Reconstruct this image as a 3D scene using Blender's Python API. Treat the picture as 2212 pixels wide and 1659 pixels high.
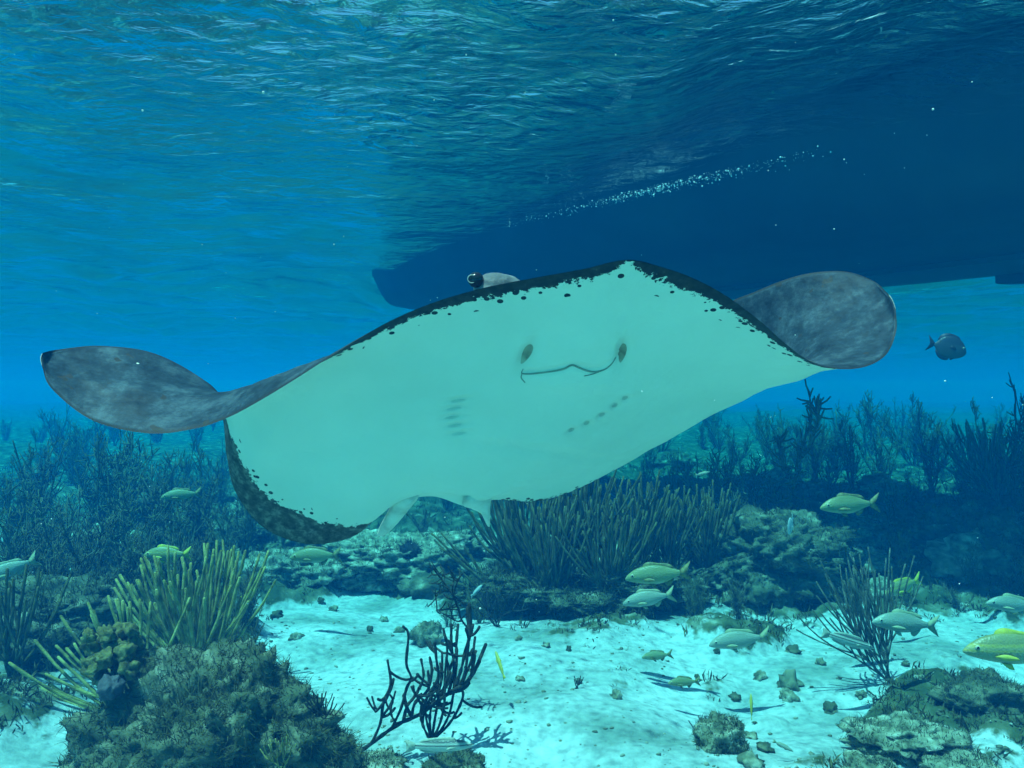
import bpy, math, random
import numpy as np
from mathutils import Vector, Matrix
from mathutils.bvhtree import BVHTree

for o in list(bpy.data.objects):
    bpy.data.objects.remove(o, do_unlink=True)
scene = bpy.context.scene
COL = scene.collection
R = math.radians

# ------------------------------------------------------------------ camera
CAM_Z = 1.05                      # metres above the sand
SURF_Z = 2.20                     # still water level
F_PX = 1736.0                     # focal length in 2212-wide picture units
HFOV = 2 * math.atan(1106.0 / F_PX)
PITCH = math.atan(20.5 / F_PX)
cam_d = bpy.data.cameras.new('camera')
cam = bpy.data.objects.new('camera', cam_d)
COL.objects.link(cam)
cam.location = (0, 0, CAM_Z)
cam.rotation_euler = (R(90) + PITCH, 0, 0)
cam_d.sensor_width = 36
cam_d.lens = 18 / math.tan(HFOV / 2)
cam_d.clip_start = 0.02
cam_d.clip_end = 1000
scene.camera = cam

# ------------------------------------------------------------------ world, sun, exposure
SUN_DIR = Vector((-0.25, -0.20, 0.94)).normalized()        # towards the sun
elev = math.asin(SUN_DIR.z)
azim = math.atan2(SUN_DIR.x, SUN_DIR.y)                   # clockwise from +Y
world = bpy.data.worlds.new('World')
scene.world = world
world.use_nodes = True
wn = world.node_tree
wn.nodes.clear()
sky = wn.nodes.new('ShaderNodeTexSky')
sky.sky_type = 'NISHITA'
sky.sun_disc = False
sky.sun_elevation = elev
sky.sun_rotation = azim
bg = wn.nodes.new('ShaderNodeBackground')
bg.inputs['Strength'].default_value = 0.12
wo = wn.nodes.new('ShaderNodeOutputWorld')
wn.links.new(sky.outputs[0], bg.inputs['Color'])
wn.links.new(bg.outputs[0], wo.inputs['Surface'])
sun_d = bpy.data.lights.new('sun', 'SUN')
sun_d.energy = 5.0
sun_d.angle = R(0.5)
sun_d.color = (1.0, 0.97, 0.91)
sun = bpy.data.objects.new('sun', sun_d)
COL.objects.link(sun)
sun.location = (0, 0, 20)
sun.rotation_euler = SUN_DIR.to_track_quat('Z', 'Y').to_euler()
vs = scene.view_settings
vs.view_transform = 'Standard'
vs.look = 'None'
vs.gamma = 1
vs.use_curve_mapping = False
vs.exposure = 0.6
cy = scene.cycles
cy.max_bounces = 7
cy.diffuse_bounces = 4
cy.glossy_bounces = 4
cy.volume_bounces = 1
cy.transparent_max_bounces = 16
cy.use_denoising = True
cy.use_adaptive_sampling = True
cy.adaptive_threshold = 0.03
cy.sample_clamp_indirect = 8

# ------------------------------------------------------------------ helpers
CM = Matrix.Translation(cam.location) @ cam.rotation_euler.to_matrix().to_4x4()
CMI = CM.inverted()
CMn = np.array(CM)
CMIn = np.array(CMI)


def P(px, py, d):
    """world point seen at picture place (px, py), d metres in front of the lens"""
    return CM @ Vector(((px - 1106) / F_PX * d, -(py - 829.5) / F_PX * d, -d))


def Pn(a):
    a = np.asarray(a, float)
    d = a[..., 2]
    q = np.stack([(a[..., 0] - 1106) / F_PX * d, -(a[..., 1] - 829.5) / F_PX * d, -d, np.ones_like(d)], -1)
    return (q @ CMn.T)[..., :3]


def proj(v):
    q = np.concatenate([v, np.ones(v.shape[:-1] + (1,))], -1) @ CMIn.T
    d = -q[..., 2]
    return 1106 + q[..., 0] / d * F_PX, 829.5 - q[..., 1] / d * F_PX, d


_rs = np.random.RandomState(7)
_perm = np.concatenate([_rs.permutation(256)] * 3)
_grad = _rs.normal(size=(256, 3))
_grad /= np.linalg.norm(_grad, axis=1)[:, None]


def pn(p):
    """vectorised gradient noise, about -0.7..0.7"""
    p = np.asarray(p, float)
    i = np.floor(p).astype(int)
    f = p - i
    u = f * f * f * (f * (f * 6 - 15) + 10)
    i &= 255
    out = 0
    for dx in (0, 1):
        for dy in (0, 1):
            for dz in (0, 1):
                h = _perm[_perm[_perm[(i[..., 0] + dx) & 255] + ((i[..., 1] + dy) & 255)] + ((i[..., 2] + dz) & 255)]
                g = _grad[h]
                w = (u[..., 0] if dx else 1 - u[..., 0]) * (u[..., 1] if dy else 1 - u[..., 1]) * (u[..., 2] if dz else 1 - u[..., 2])
                out = out + w * (g[..., 0] * (f[..., 0] - dx) + g[..., 1] * (f[..., 1] - dy) + g[..., 2] * (f[..., 2] - dz))
    return out * 1.6


def fbm(p, oct=3, gain=.5):
    p = np.asarray(p, float)
    s, a = 0, 1.0
    for k in range(oct):
        s = s + a * pn(p * (2.03 ** k) + 17.3 * k)
        a *= gain
    return s


def pn2(x, y, sc, seed=0.0):
    return pn(np.stack([x * sc + seed, y * sc - seed * .7, np.full_like(x, seed * 1.3 + .37)], -1))


def mk(name, verts, faces, mat=None, parent=None, smooth=True, attrs=None, kind=None):
    me = bpy.data.meshes.new(name)
    v = verts.tolist() if hasattr(verts, 'tolist') else verts
    f = faces.tolist() if hasattr(faces, 'tolist') else faces
    me.from_pydata(v, [], f)
    if smooth:
        me.polygons.foreach_set('use_smooth', [True] * len(me.polygons))
    if attrs:
        for k, a in attrs.items():
            at = me.attributes.new(k, 'FLOAT', 'POINT')
            at.data.foreach_set('value', np.asarray(a, np.float32).ravel())
    if mat is not None:
        me.materials.append(mat)
    me.update()
    o = bpy.data.objects.new(name, me)
    COL.objects.link(o)
    if parent is not None:
        o.parent = parent
    if kind:
        o['kind'] = kind
    return o


def tag(o, label, cat, group=None, kind=None):
    o['label'] = label
    o['category'] = cat
    if group:
        o['group'] = group
    if kind:
        o['kind'] = kind
    return o


def empty(name, loc):
    o = bpy.data.objects.new(name, None)
    o.empty_display_size = .05
    o.location = loc
    COL.objects.link(o)
    return o


def copy_tree(o, parent=None):
    c = o.copy()
    COL.objects.link(c)
    if parent is not None:
        c.parent = parent
    for ch in o.children:
        copy_tree(ch, c)
    return c


def gridfaces(n, m):
    """quads of an n x m vertex grid (index i*m+j)"""
    i, j = np.meshgrid(np.arange(n - 1), np.arange(m - 1), indexing='ij')
    a = (i * m + j).ravel()
    return np.stack([a, a + m, a + m + 1, a + 1], 1)


# ------------------------------------------------------------------ materials
def mat(name, cols, scale=8.0, rough=.8, bump=.0, bscale=40., spec=.25, detail=6, contrast=(.35, .65), coords='Object', bdist=.01):
    m = bpy.data.materials.new(name)
    m.use_nodes = True
    nt = m.node_tree
    b = nt.nodes['Principled BSDF']
    b.inputs['Roughness'].default_value = rough
    b.inputs['Specular IOR Level'].default_value = spec
    tc = nt.nodes.new('ShaderNodeTexCoord')
    n = nt.nodes.new('ShaderNodeTexNoise')
    n.inputs['Scale'].default_value = scale
    n.inputs['Detail'].default_value = detail
    nt.links.new(tc.outputs[coords], n.inputs['Vector'])
    r = nt.nodes.new('ShaderNodeValToRGB')
    e = r.color_ramp.elements
    while len(e) < len(cols):
        e.new(.5)
    for k, c in enumerate(cols):
        e[k].position = contrast[0] + (contrast[1] - contrast[0]) * k / max(1, len(cols) - 1)
        e[k].color = (*c, 1)
    nt.links.new(n.outputs['Fac'], r.inputs['Fac'])
    nt.links.new(r.outputs['Color'], b.inputs['Base Color'])
    if bump:
        n2 = nt.nodes.new('ShaderNodeTexNoise')
        n2.inputs['Scale'].default_value = bscale
        n2.inputs['Detail'].default_value = 5
        nt.links.new(tc.outputs[coords], n2.inputs['Vector'])
        bp = nt.nodes.new('ShaderNodeBump')
        bp.inputs['Strength'].default_value = bump
        bp.inputs['Distance'].default_value = bdist
        nt.links.new(n2.outputs['Fac'], bp.inputs['Height'])
        nt.links.new(bp.outputs['Normal'], b.inputs['Normal'])
    return m


def nodes_of(m):
    return m.node_tree, m.node_tree.nodes['Principled BSDF']


# water surface: clear sheet, mirrors beyond the critical angle (dielectric Fresnel), lets light through within it
def water_material():
    m = bpy.data.materials.new('water_surface')
    m.use_nodes = True
    nt = m.node_tree
    nt.nodes.clear()
    L = nt.links.new
    out = nt.nodes.new('ShaderNodeOutputMaterial')
    tr = nt.nodes.new('ShaderNodeBsdfTransparent')
    gl = nt.nodes.new('ShaderNodeBsdfGlossy')
    gl.inputs['Roughness'].default_value = .03
    mix = nt.nodes.new('ShaderNodeMixShader')
    fr = nt.nodes.new('ShaderNodeFresnel')
    fr.inputs['IOR'].default_value = 1.333
    tc = nt.nodes.new('ShaderNodeTexCoord')
    mp = nt.nodes.new('ShaderNodeMapping')
    mp.inputs['Rotation'].default_value = (0, 0, R(25))
    mp.inputs['Scale'].default_value = (1, 1.35, 1)
    L(tc.outputs['Object'], mp.inputs['Vector'])
    prev = None
    pt = nt.nodes.new('ShaderNodeTexNoise')
    pt.inputs['Scale'].default_value = .55
    pt.inputs['Detail'].default_value = 3
    L(tc.outputs['Object'], pt.inputs['Vector'])
    pm = nt.nodes.new('ShaderNodeMapRange')
    pm.inputs['From Min'].default_value = .38
    pm.inputs['From Max'].default_value = .66
    pm.inputs['To Min'].default_value = .15
    pm.inputs['To Max'].default_value = 1.6
    L(pt.outputs['Fac'], pm.inputs['Value'])
    for sc, dist, st, det in ((2.4, .065, 1.0, 2), (9., .028, 1.0, 5)):
        n = nt.nodes.new('ShaderNodeTexNoise')
        n.inputs['Scale'].default_value = sc
        n.inputs['Detail'].default_value = det
        n.inputs['Distortion'].default_value = .6
        L(mp.outputs[0], n.inputs['Vector'])
        b = nt.nodes.new('ShaderNodeBump')
        b.inputs['Strength'].default_value = st
        b.inputs['Distance'].default_value = dist
        mu = nt.nodes.new('ShaderNodeMath')
        mu.operation = 'MULTIPLY'
        L(n.outputs['Fac'], mu.inputs[0])
        L(pm.outputs[0], mu.inputs[1])
        L(mu.outputs[0], b.inputs['Height'])
        if prev:
            L(prev.outputs[0], b.inputs['Normal'])
        prev = b
    L(prev.outputs[0], fr.inputs['Normal'])
    L(prev.outputs[0], gl.inputs['Normal'])
    L(fr.outputs[0], mix.inputs[0])
    L(tr.outputs[0], mix.inputs[1])
    L(gl.outputs[0], mix.inputs[2])
    L(mix.outputs[0], out.inputs['Surface'])
    return m


def axis(lo, hi, step, a, b, g=1.13):
    """dense between lo and hi, growing steps out to a and b"""
    mid = list(np.arange(lo, hi + 1e-6, step))
    s, x, left = step, lo, []
    while x > a:
        s *= g
        x -= s
        left.append(max(x, a))
    s, x, right = step, hi, []
    while x < b:
        s *= g
        x += s
        right.append(min(x, b))
    return np.array(left[::-1] + mid + right)


# ------------------------------------------------------------------ water surface
def wave_z(x, y):
    z = np.zeros_like(x)
    rng = np.random.RandomState(3)
    for lam, amp in ((4.2, .040), (2.7, .030), (1.7, .022), (1.1, .015), (.72, .010), (.47, .0065)):
        for k in range(2):
            th = R(28) + rng.normal() * .55
            kx, ky = math.cos(th) * 2 * math.pi / lam, math.sin(th) * 2 * math.pi / lam
            z = z + amp * np.sin(kx * x + ky * y + rng.uniform(0, 6.28) + 1.3 * pn2(x, y, .35, 3.1 + k))
    fall = np.clip((60 - np.hypot(x, y)) / 40, 0, 1)
    gust = np.clip(.75 + .9 * pn2(x, y, .28, 8.8), .25, 1.5)
    return SURF_Z + .8 * z * fall * gust


ax, ay = axis(-7, 7, .06, -70, 70), axis(1.5, 13, .06, -70, 70)
X, Y = np.meshgrid(ax, ay, indexing='ij')
wv = np.stack([X, Y, wave_z(X, Y)], -1).reshape(-1, 3)
water = mk('water_surface', wv, gridfaces(len(ax), len(ay)), water_material(), kind='structure')

# ------------------------------------------------------------------ sea floor
_bx = [-9, -2.5, -1.5, -1.15, -.97, -.47, 0, .38, .86, 1.36, 1.96, 2.4, 4, 9]
_by = [2.3, 2.5, 2.75, 3.45, 4.6, 4.5, 3.7, 3.45, 3.8, 3.95, 3.75, 3.2, 2.6, 2.4]


def reef(x, y):
    b = np.interp(x, _bx, _by)
    d = (y - b) / .35 + 1.4 * pn2(x, y, 1.1, 5.5) + .9 * pn2(x, y, 3.1, 2.2)
    d = d - np.clip((y - b) * .5, 0, .7) * 0
    far = np.clip((y - 4.2) / 2.0, 0, 1)
    m = 1 / (1 + np.exp(-2.2 * d))
    # sandy gaps inside the reef
    gap = np.clip((pn2(x, y, .8, 9.1) + .6 * pn2(x, y, 2.3, 1.7) - .18) * 4, 0, 1)
    m = m * (1 - .85 * gap * (1 - .5 * far) * np.clip((8.5 - y) / 2, 0, 1))
    # rubble islands in the sand on the right
    isl = np.clip((pn2(x, y, 1.6, 12.1) + .5 * pn2(x, y, 4.2, 4.4) - .28 + .25 * np.clip(x - .4, 0, 1.2)) * 3.0, 0, 1) * np.clip((x - .2) / .8, 0, 1)
    return np.clip(np.maximum(m, isl * .8), 0, 1)


def gz(x, y):
    x = np.asarray(x, float)
    y = np.asarray(y, float)
    r = reef(x, y)
    z = .07 * pn2(x, y, .45, 1.1) + .075 * pn2(x, y, 1.3, 2.6) + .022 * pn2(x, y, 3.6, 3.3) + .008 * pn2(x, y, 9., 5.3)
    z = z + r * (.05 + .10 * np.abs(pn2(x, y, 1.7, 6.2)) + .07 * np.abs(pn2(x, y, 5.1, 7.7)) + .035 * pn2(x, y, 13., 8.1))
    z = z + np.clip((y - 5) / 9, 0, 1) * .25 * (1 + pn2(x, y, .3, 4.4))
    return z


def gz1(x, y):
    return float(gz(np.array([x]), np.array([y]))[0])


ax, ay = axis(-3.2, 3.6, .03, -70, 70), axis(1.6, 6.2, .03, -70, 70)
X, Y = np.meshgrid(ax, ay, indexing='ij')
RF = reef(X, Y)
gv = np.stack([X, Y, gz(X, Y)], -1).reshape(-1, 3)


def seabed_material():
    m = bpy.data.materials.new('sand_and_turf')
    m.use_nodes = True
    nt, b = nodes_of(m)
    L = nt.links.new
    b.inputs['Roughness'].default_value = .95
    b.inputs['Specular IOR Level'].default_value = .1
    tc = nt.nodes.new('ShaderNodeTexCoord')

    def noise(sc, det=6):
        n = nt.nodes.new('ShaderNodeTexNoise')
        n.inputs['Scale'].default_value = sc
        n.inputs['Detail'].default_value = det
        L(tc.outputs['Object'], n.inputs['Vector'])
        return n

    def ramp(src, stops):
        r = nt.nodes.new('ShaderNodeValToRGB')
        e = r.color_ramp.elements
        while len(e) < len(stops):
            e.new(.5)
        for k, (p, c) in enumerate(stops):
            e[k].position = p
            e[k].color = (*c, 1)
        L(src, r.inputs['Fac'])
        return r
    sand = ramp(noise(30, 8).outputs['Fac'], [(.3, (.29, .32, .33)), (.48, (.44, .47, .48)), (.7, (.57, .60, .60))])
    dune_shade = ramp(noise(2.3, 6).outputs['Fac'], [(.38, (1, 1, 1)), (.52, (.74, .80, .78)), (.64, (.42, .50, .45))])  # soft shade of the sand's undulations painted into its colour as grey patches
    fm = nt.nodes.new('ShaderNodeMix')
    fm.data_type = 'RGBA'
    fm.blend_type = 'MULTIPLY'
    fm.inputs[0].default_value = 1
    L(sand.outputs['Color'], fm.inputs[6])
    L(dune_shade.outputs['Color'], fm.inputs[7])
    turf = ramp(noise(11, 8).outputs['Fac'], [(.32, (.030, .042, .018)), (.5, (.075, .09, .042)), (.62, (.15, .155, .095)), (.74, (.36, .35, .27))])
    at = nt.nodes.new('ShaderNodeAttribute')
    at.attribute_name = 'reef'
    ad = nt.nodes.new('ShaderNodeMath')
    ad.operation = 'MULTIPLY_ADD'
    n3 = noise(16, 8)
    L(n3.outputs['Fac'], ad.inputs[0])
    ad.inputs[1].default_value = 1.5
    ad.inputs[2].default_value = -.75
    ad2 = nt.nodes.new('ShaderNodeMath')
    L(ad.outputs[0], ad2.inputs[0])
    L(at.outputs['Fac'], ad2.inputs[1])
    rr = ramp(ad2.outputs[0], [(.34, (0, 0, 0)), (.56, (1, 1, 1))])
    mx = nt.nodes.new('ShaderNodeMix')
    mx.data_type = 'RGBA'
    L(rr.outputs['Color'], mx.inputs[0])
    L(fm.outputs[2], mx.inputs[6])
    L(turf.outputs['Color'], mx.inputs[7])
    # scattered dark grit on the sand
    g = nt.nodes.new('ShaderNodeTexVoronoi')
    g.inputs['Scale'].default_value = 26
    L(tc.outputs['Object'], g.inputs['Vector'])
    gr = ramp(g.outputs['Distance'], [(.10, (1, 1, 1)), (.17, (0, 0, 0))])
    gn = ramp(noise(3.2, 3).outputs['Fac'], [(.5, (0, 0, 0)), (.62, (1, 1, 1))])
    mm = nt.nodes.new('ShaderNodeMath')
    mm.operation = 'MULTIPLY'
    L(gr.outputs['Color'], mm.inputs[0])
    L(gn.outputs['Color'], mm.inputs[1])
    mx2 = nt.nodes.new('ShaderNodeMix')
    mx2.data_type = 'RGBA'
    L(mm.outputs[0], mx2.inputs[0])
    L(mx.outputs[2], mx2.inputs[6])
    mx2.inputs[7].default_value = (.16, .15, .08, 1)
    L(mx2.outputs[2], b.inputs['Base Color'])
    b1 = nt.nodes.new('ShaderNodeBump')
    b1.inputs['Strength'].default_value = .6
    b1.inputs['Distance'].default_value = .012
    L(noise(45, 8).outputs['Fac'], b1.inputs['Height'])
    L(b1.outputs['Normal'], b.inputs['Normal'])
    return m


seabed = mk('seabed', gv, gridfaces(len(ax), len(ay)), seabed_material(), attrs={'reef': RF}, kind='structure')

# ------------------------------------------------------------------ boat
def build_boat():
    K = (SURF_Z - CAM_Z) / 1.7
    T = np.array([-2.1, 12.3]) * K
    a = np.array([.66, -.75]) / math.hypot(.66, .75)
    p = np.array([-a[1], a[0]])
    S = [0, .25, .7, 1.4, 2.5, 4, 5.5, 7, 9, 11, 12.6, 13.4]
    near = [.12, -.18, -.45, -.72, -.98, -1.2, -1.27, -1.25, -1.18, -1.1, -1.05, -1.0]
    far = [.22, .45, .85, 1.35, 2.0, 2.65, 2.98, 3.12, 3.15, 3.05, 2.95, 2.85]
    drf = [.33, .42, .48, .52, .54, .55, .55, .55, .54, .52, .50, .50]
    S, near, far, drf = ([q * K for q in l] for l in (S, near, far, drf))
    ss = np.linspace(0, 13.4 * K, 70)
    n_, f_, d_ = (np.interp(ss, S, q) for q in (near, far, drf))
    # section: (fraction across, depth fraction, flare)
    sec = [(0, -1.9), (0, -1.0), (0, -.3), (.004, .0), (.012, .30), (.03, .58), (.07, .80), (.13, .92), (.22, .97), (.36, 1.0), (.5, 1.02)]
    sec = sec + [(1 - u, w) for u, w in sec[-2::-1]]
    V = []
    for s, nn, ff, dd in zip(ss, n_, f_, d_):
        for u, w in sec:
            z = SURF_Z - w * dd if w >= 0 else SURF_Z - w * .28
            flare = 0 if w >= 0 else -w * .07
            off = nn + (ff - nn) * u + (flare if u > .5 else -flare)
            rake = .28 * max(0, w) * math.exp(-s / .8) - .25 * max(0, -w) * math.exp(-s / .8)
            q = T + a * (s + rake) + p * off
            V.append((q[0], q[1], z))
    m = len(sec)
    F = gridfaces(len(ss), m).tolist()
    F.append(list(range(m))[::-1])
    F.append([(len(ss) - 1) * m + k for k in range(m)])
    base = Vector((*(T + a * 6 * K), SURF_Z))
    root = empty('boat', base)
    V = np.array(V) - np.array(base)
    hullm = mat('antifouling_paint', [(.010, .016, .022), (.018, .025, .030), (.03, .034, .034)], 1.5, .6, .15, 12)
    nt, b = nodes_of(hullm)
    mk('hull', V, F, hullm, root)
    white = mat('white_gelcoat', [(.72, .72, .70), (.8, .8, .78)], 3, .35)
    # deck
    D = []
    for s, nn, ff in zip(ss, n_, f_):
        for u in (0.0, .25, .5, .75, 1.0):
            q = T + a * (s - .25 * 1.9 * .9 * math.exp(-s / .8)) + p * (nn - .13 + (ff - nn + .26) * u)
            D.append((q[0], q[1], SURF_Z + .537 + .04 * (1 - abs(2 * u - 1))))
    mk('deck', np.array(D) - np.array(base), gridfaces(len(ss), 5), white, root)
    # rub rail, both sides
    for side in (0, 1):
        pts = []
        for s, nn, ff in zip(ss[1:], n_[1:], f_[1:]):
            q = T + a * s + p * ((nn - .16) if side == 0 else (ff + .16))
            pts.append((q[0] - base.x, q[1] - base.y, .45))
        v, f = tube(pts, [.035] * len(pts), 6)
        mk('rub_rail', v, f, white, root)
    # shallow keel strake and skeg
    v, f = [], []
    for s0, s1, off, h, w in ((1.0 * K, 12.5 * K, .93, .05, .05),):
        for s in np.linspace(s0, s1, 30):
            c = np.interp(s, S, near) * .5 + np.interp(s, S, far) * .5
            q = T + a * s + p * c
            dd = np.interp(s, S, drf) * 1.02
            for du, dz in ((-w, .0), (-w * .6, -h), (w * .6, -h), (w, .0)):
                r = q + p * du
                v.append((r[0] - base.x, r[1] - base.y, -dd + .02 + dz))
        f = gridfaces(30, 4).tolist()
    mk('keel', v, f, hullm, root, smooth=False)
    q = T + a * 8.05 * K + p * 2.55 * K
    v = []
    for t in np.linspace(0, 1, 8):
        r = q + a * (t - .5) * .40
        h = .05 * math.sin(math.pi * min(1, t * .8 + .2)) ** .6
        for du, dz in ((-.05, .06), (-.035, -h), (.035, -h), (.05, .06)):
            w = r + p * du
            v.append((w[0] - base.x, w[1] - base.y, -.53 * K + dz))
    ff_ = gridfaces(8, 4).tolist() + [[0, 1, 2, 3], [31, 30, 29, 28]]
    mk('skeg', v, ff_, hullm, root, smooth=False)
    tag(root, 'big dark hulled boat floating at the water surface', 'boat')
    # bubbles along the near waterline
    rng = np.random.RandomState(5)
    BV, BF = [], []
    ico_v, ico_f = ico(1)
    k = 0
    for i in range(900):
        s = K * (rng.normal(6.5, .45) if i % 3 else rng.uniform(4.6, 7.9))
        off = np.interp(s, S, near) - .01 - .09 * rng.rand() ** 1.5
        q = T + a * s + p * off
        z = SURF_Z - .006 - abs(rng.normal(0, .018))
        r = .0010 + .0040 * rng.rand() ** 5
        BV.append(ico_v * r + np.array([q[0], q[1], z]))
        BF.append(ico_f + k)
        k += len(ico_v)
    bm = bpy.data.materials.new('bubble')
    bm.use_nodes = True
    nt, b = nodes_of(bm)
    b.inputs['Base Color'].default_value = (.85, .88, .88, 1)
    b.inputs['Roughness'].default_value = .15
    b.inputs['Specular IOR Level'].default_value = .8
    o = mk('bubbles', np.concatenate(BV), np.concatenate(BF), bm, kind='stuff')
    tag(o, 'white bubbles churned up along the boat waterline', 'bubbles')


def ico(sub):
    t = (1 + 5 ** .5) / 2
    v = np.array([(-1, t, 0), (1, t, 0), (-1, -t, 0), (1, -t, 0), (0, -1, t), (0, 1, t), (0, -1, -t), (0, 1, -t), (t, 0, -1), (t, 0, 1), (-t, 0, -1), (-t, 0, 1)], float)
    f = [(0, 11, 5), (0, 5, 1), (0, 1, 7), (0, 7, 10), (0, 10, 11), (1, 5, 9), (5, 11, 4), (11, 10, 2), (10, 7, 6), (7, 1, 8), (3, 9, 4), (3, 4, 2), (3, 2, 6), (3, 6, 8), (3, 8, 9), (4, 9, 5), (2, 4, 11), (6, 2, 10), (8, 6, 7), (9, 8, 1)]
    v = [x / np.linalg.norm(x) for x in v]
    for _ in range(sub):
        cache, nf = {}, []

        def midp(i, j):
            k = (min(i, j), max(i, j))
            if k not in cache:
                q = v[i] + v[j]
                v.append(q / np.linalg.norm(q))
                cache[k] = len(v) - 1
            return cache[k]
        for a_, b_, c_ in f:
            x, y, z = midp(a_, b_), midp(b_, c_), midp(c_, a_)
            nf += [(a_, x, z), (b_, y, x), (c_, z, y), (x, y, z)]
        f = nf
    return np.array(v), np.array(f)


def tube(pts, rad, sides=6, cap=True):
    pts = np.asarray(pts, float)
    rad = np.asarray(rad, float)
    n = len(pts)
    tg = np.gradient(pts, axis=0)
    tg /= np.linalg.norm(tg, axis=1)[:, None] + 1e-9
    ref = np.array([0, 0, 1.0]) if abs(tg[0][2]) < .9 else np.array([1.0, 0, 0])
    u = np.cross(tg[0], ref)
    u /= np.linalg.norm(u)
    U = np.empty((n, 3))
    for i in range(n):
        u = u - tg[i] * np.dot(u, tg[i])
        u /= np.linalg.norm(u) + 1e-9
        U[i] = u
    W = np.cross(tg, U)
    th = np.arange(sides) * 2 * math.pi / sides
    v = pts[:, None, :] + rad[:, None, None] * (np.cos(th)[None, :, None] * U[:, None, :] + np.sin(th)[None, :, None] * W[:, None, :])
    v = v.reshape(-1, 3)
    i, j = np.meshgrid(np.arange(n - 1), np.arange(sides), indexing='ij')
    j2 = (j + 1) % sides
    f = np.stack([i * sides + j, i * sides + j2, (i + 1) * sides + j2, (i + 1) * sides + j], -1).reshape(-1, 4).tolist()
    if cap:
        v = np.concatenate([v, [pts[-1] + tg[-1] * rad[-1] * .8, pts[0]]])
        e = (n - 1) * sides
        f += [[e + k, e + (k + 1) % sides, n * sides] for k in range(sides)]
        f += [[(k + 1) % sides, k, n * sides + 1] for k in range(sides)]
    return v, f


def tubes(lst, sides=6):
    V, F, k = [], [], 0
    for pts, rad in lst:
        v, f = tube(pts, rad, sides)
        V.append(v)
        F += [[q + k for q in g] for g in f]
        k += len(v)
    return np.concatenate(V), F


build_boat()

# ------------------------------------------------------------------ stingray
RAY_SC = .82
RAY = [
    [(90, 790, 1.60), (88, 783, 1.605), (87, 776, 1.61), (88, 769, 1.615), (92, 762, 1.62)],
    [(112, 840, 1.58), (107, 815, 1.60), (107, 793, 1.63), (112, 772, 1.66), (126, 755, 1.68)],
    [(200, 908, 1.55), (190, 860, 1.60), (188, 815, 1.65), (195, 775, 1.70), (215, 747, 1.74)],
    [(320, 936, 1.53), (305, 880, 1.60), (300, 830, 1.67), (305, 790, 1.73), (322, 760, 1.78)],
    [(420, 926, 1.53), (408, 892, 1.60), (400, 856, 1.68), (402, 825, 1.75), (412, 802, 1.80)],
    [(490, 903, 1.53), (488, 876, 1.60), (482, 862, 1.70), (474, 858, 1.78), (468, 850, 1.85)],
    [(550, 872, 1.52), (540, 850, 1.59), (515, 868, 1.72), (495, 902, 1.81), (483, 915, 1.90)],
    [(630, 824, 1.51), (602, 822, 1.59), (553, 880, 1.72), (516, 940, 1.82), (490, 985, 1.92)],
    [(730, 760, 1.49), (682, 806, 1.60), (610, 915, 1.72), (558, 1000, 1.84), (510, 1065, 1.95)],
    [(830, 700, 1.47), (760, 810, 1.60), (690, 930, 1.74), (630, 1040, 1.87), (570, 1140, 1.98)],
    [(930, 656, 1.45), (860, 785, 1.59), (790, 930, 1.74), (725, 1070, 1.88), (665, 1175, 2.0)],
    [(1040, 623, 1.42), (975, 760, 1.57), (905, 920, 1.73), (835, 1070, 1.89), (765, 1158, 2.0)],
    [(1150, 601, 1.40), (1085, 745, 1.55), (1015, 910, 1.72), (925, 1045, 1.88), (842, 1094, 1.98)],
    [(1260, 581, 1.38), (1190, 740, 1.54), (1110, 905, 1.72), (1005, 1045, 1.89), (930, 1072, 1.97)],
    [(1354, 561, 1.36), (1275, 740, 1.53), (1180, 905, 1.72), (1075, 1050, 1.90), (1010, 1094, 1.97)],
    [(1430, 577, 1.38), (1345, 745, 1.55), (1250, 905, 1.73), (1150, 1035, 1.90), (1066, 1080, 1.98)],
    [(1500, 602, 1.40), (1420, 750, 1.57), (1340, 890, 1.75), (1255, 1005, 1.92), (1175, 1080, 2.02)],
    [(1570, 640, 1.43), (1500, 760, 1.60), (1435, 870, 1.78), (1370, 968, 1.95), (1300, 1030, 2.08)],
    [(1640, 692, 1.47), (1590, 775, 1.63), (1545, 850, 1.80), (1500, 918, 1.98), (1440, 935, 2.15)],
    [(1700, 745, 1.50), (1670, 795, 1.66), (1640, 843, 1.83), (1595, 855, 2.0), (1490, 775, 2.15)],
    [(1755, 783, 1.53), (1745, 806, 1.68), (1725, 816, 1.83), (1655, 765, 1.98), (1550, 672, 2.10)],
    [(1810, 797, 1.56), (1805, 790, 1.68), (1780, 760, 1.80), (1722, 695, 1.92), (1636, 628, 2.02)],
    [(1870, 792, 1.60), (1858, 760, 1.70), (1832, 715, 1.80), (1790, 660, 1.88), (1730, 594, 1.95)],
    [(1915, 765, 1.64), (1905, 730, 1.70), (1888, 690, 1.77), (1860, 645, 1.84), (1820, 586, 1.90)],
    [(1936, 715, 1.68), (1930, 692, 1.72), (1920, 668, 1.76), (1905, 640, 1.80), (1885, 606, 1.85)],
    [(1935, 668, 1.72), (1933, 660, 1.73), (1930, 652, 1.74), (1926, 644, 1.75), (1920, 636, 1.76)],
]


def catmull(A, u):
    """A (n, ...) control rows, u parameters 0..n-1"""
    n = len(A)
    A = np.concatenate([[2 * A[0] - A[1]], A, [2 * A[-1] - A[-2]]])
    i = np.clip(np.floor(u).astype(int), 0, n - 2)
    f = (u - i).reshape((-1,) + (1,) * (A.ndim - 1))
    p0, p1, p2, p3 = A[i], A[i + 1], A[i + 2], A[i + 3]
    return .5 * ((2 * p1) + (-p0 + p2) * f + (2 * p0 - 5 * p1 + 4 * p2 - p3) * f ** 2 + (-p0 + 3 * p1 - 3 * p2 + p3) * f ** 3)


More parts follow.
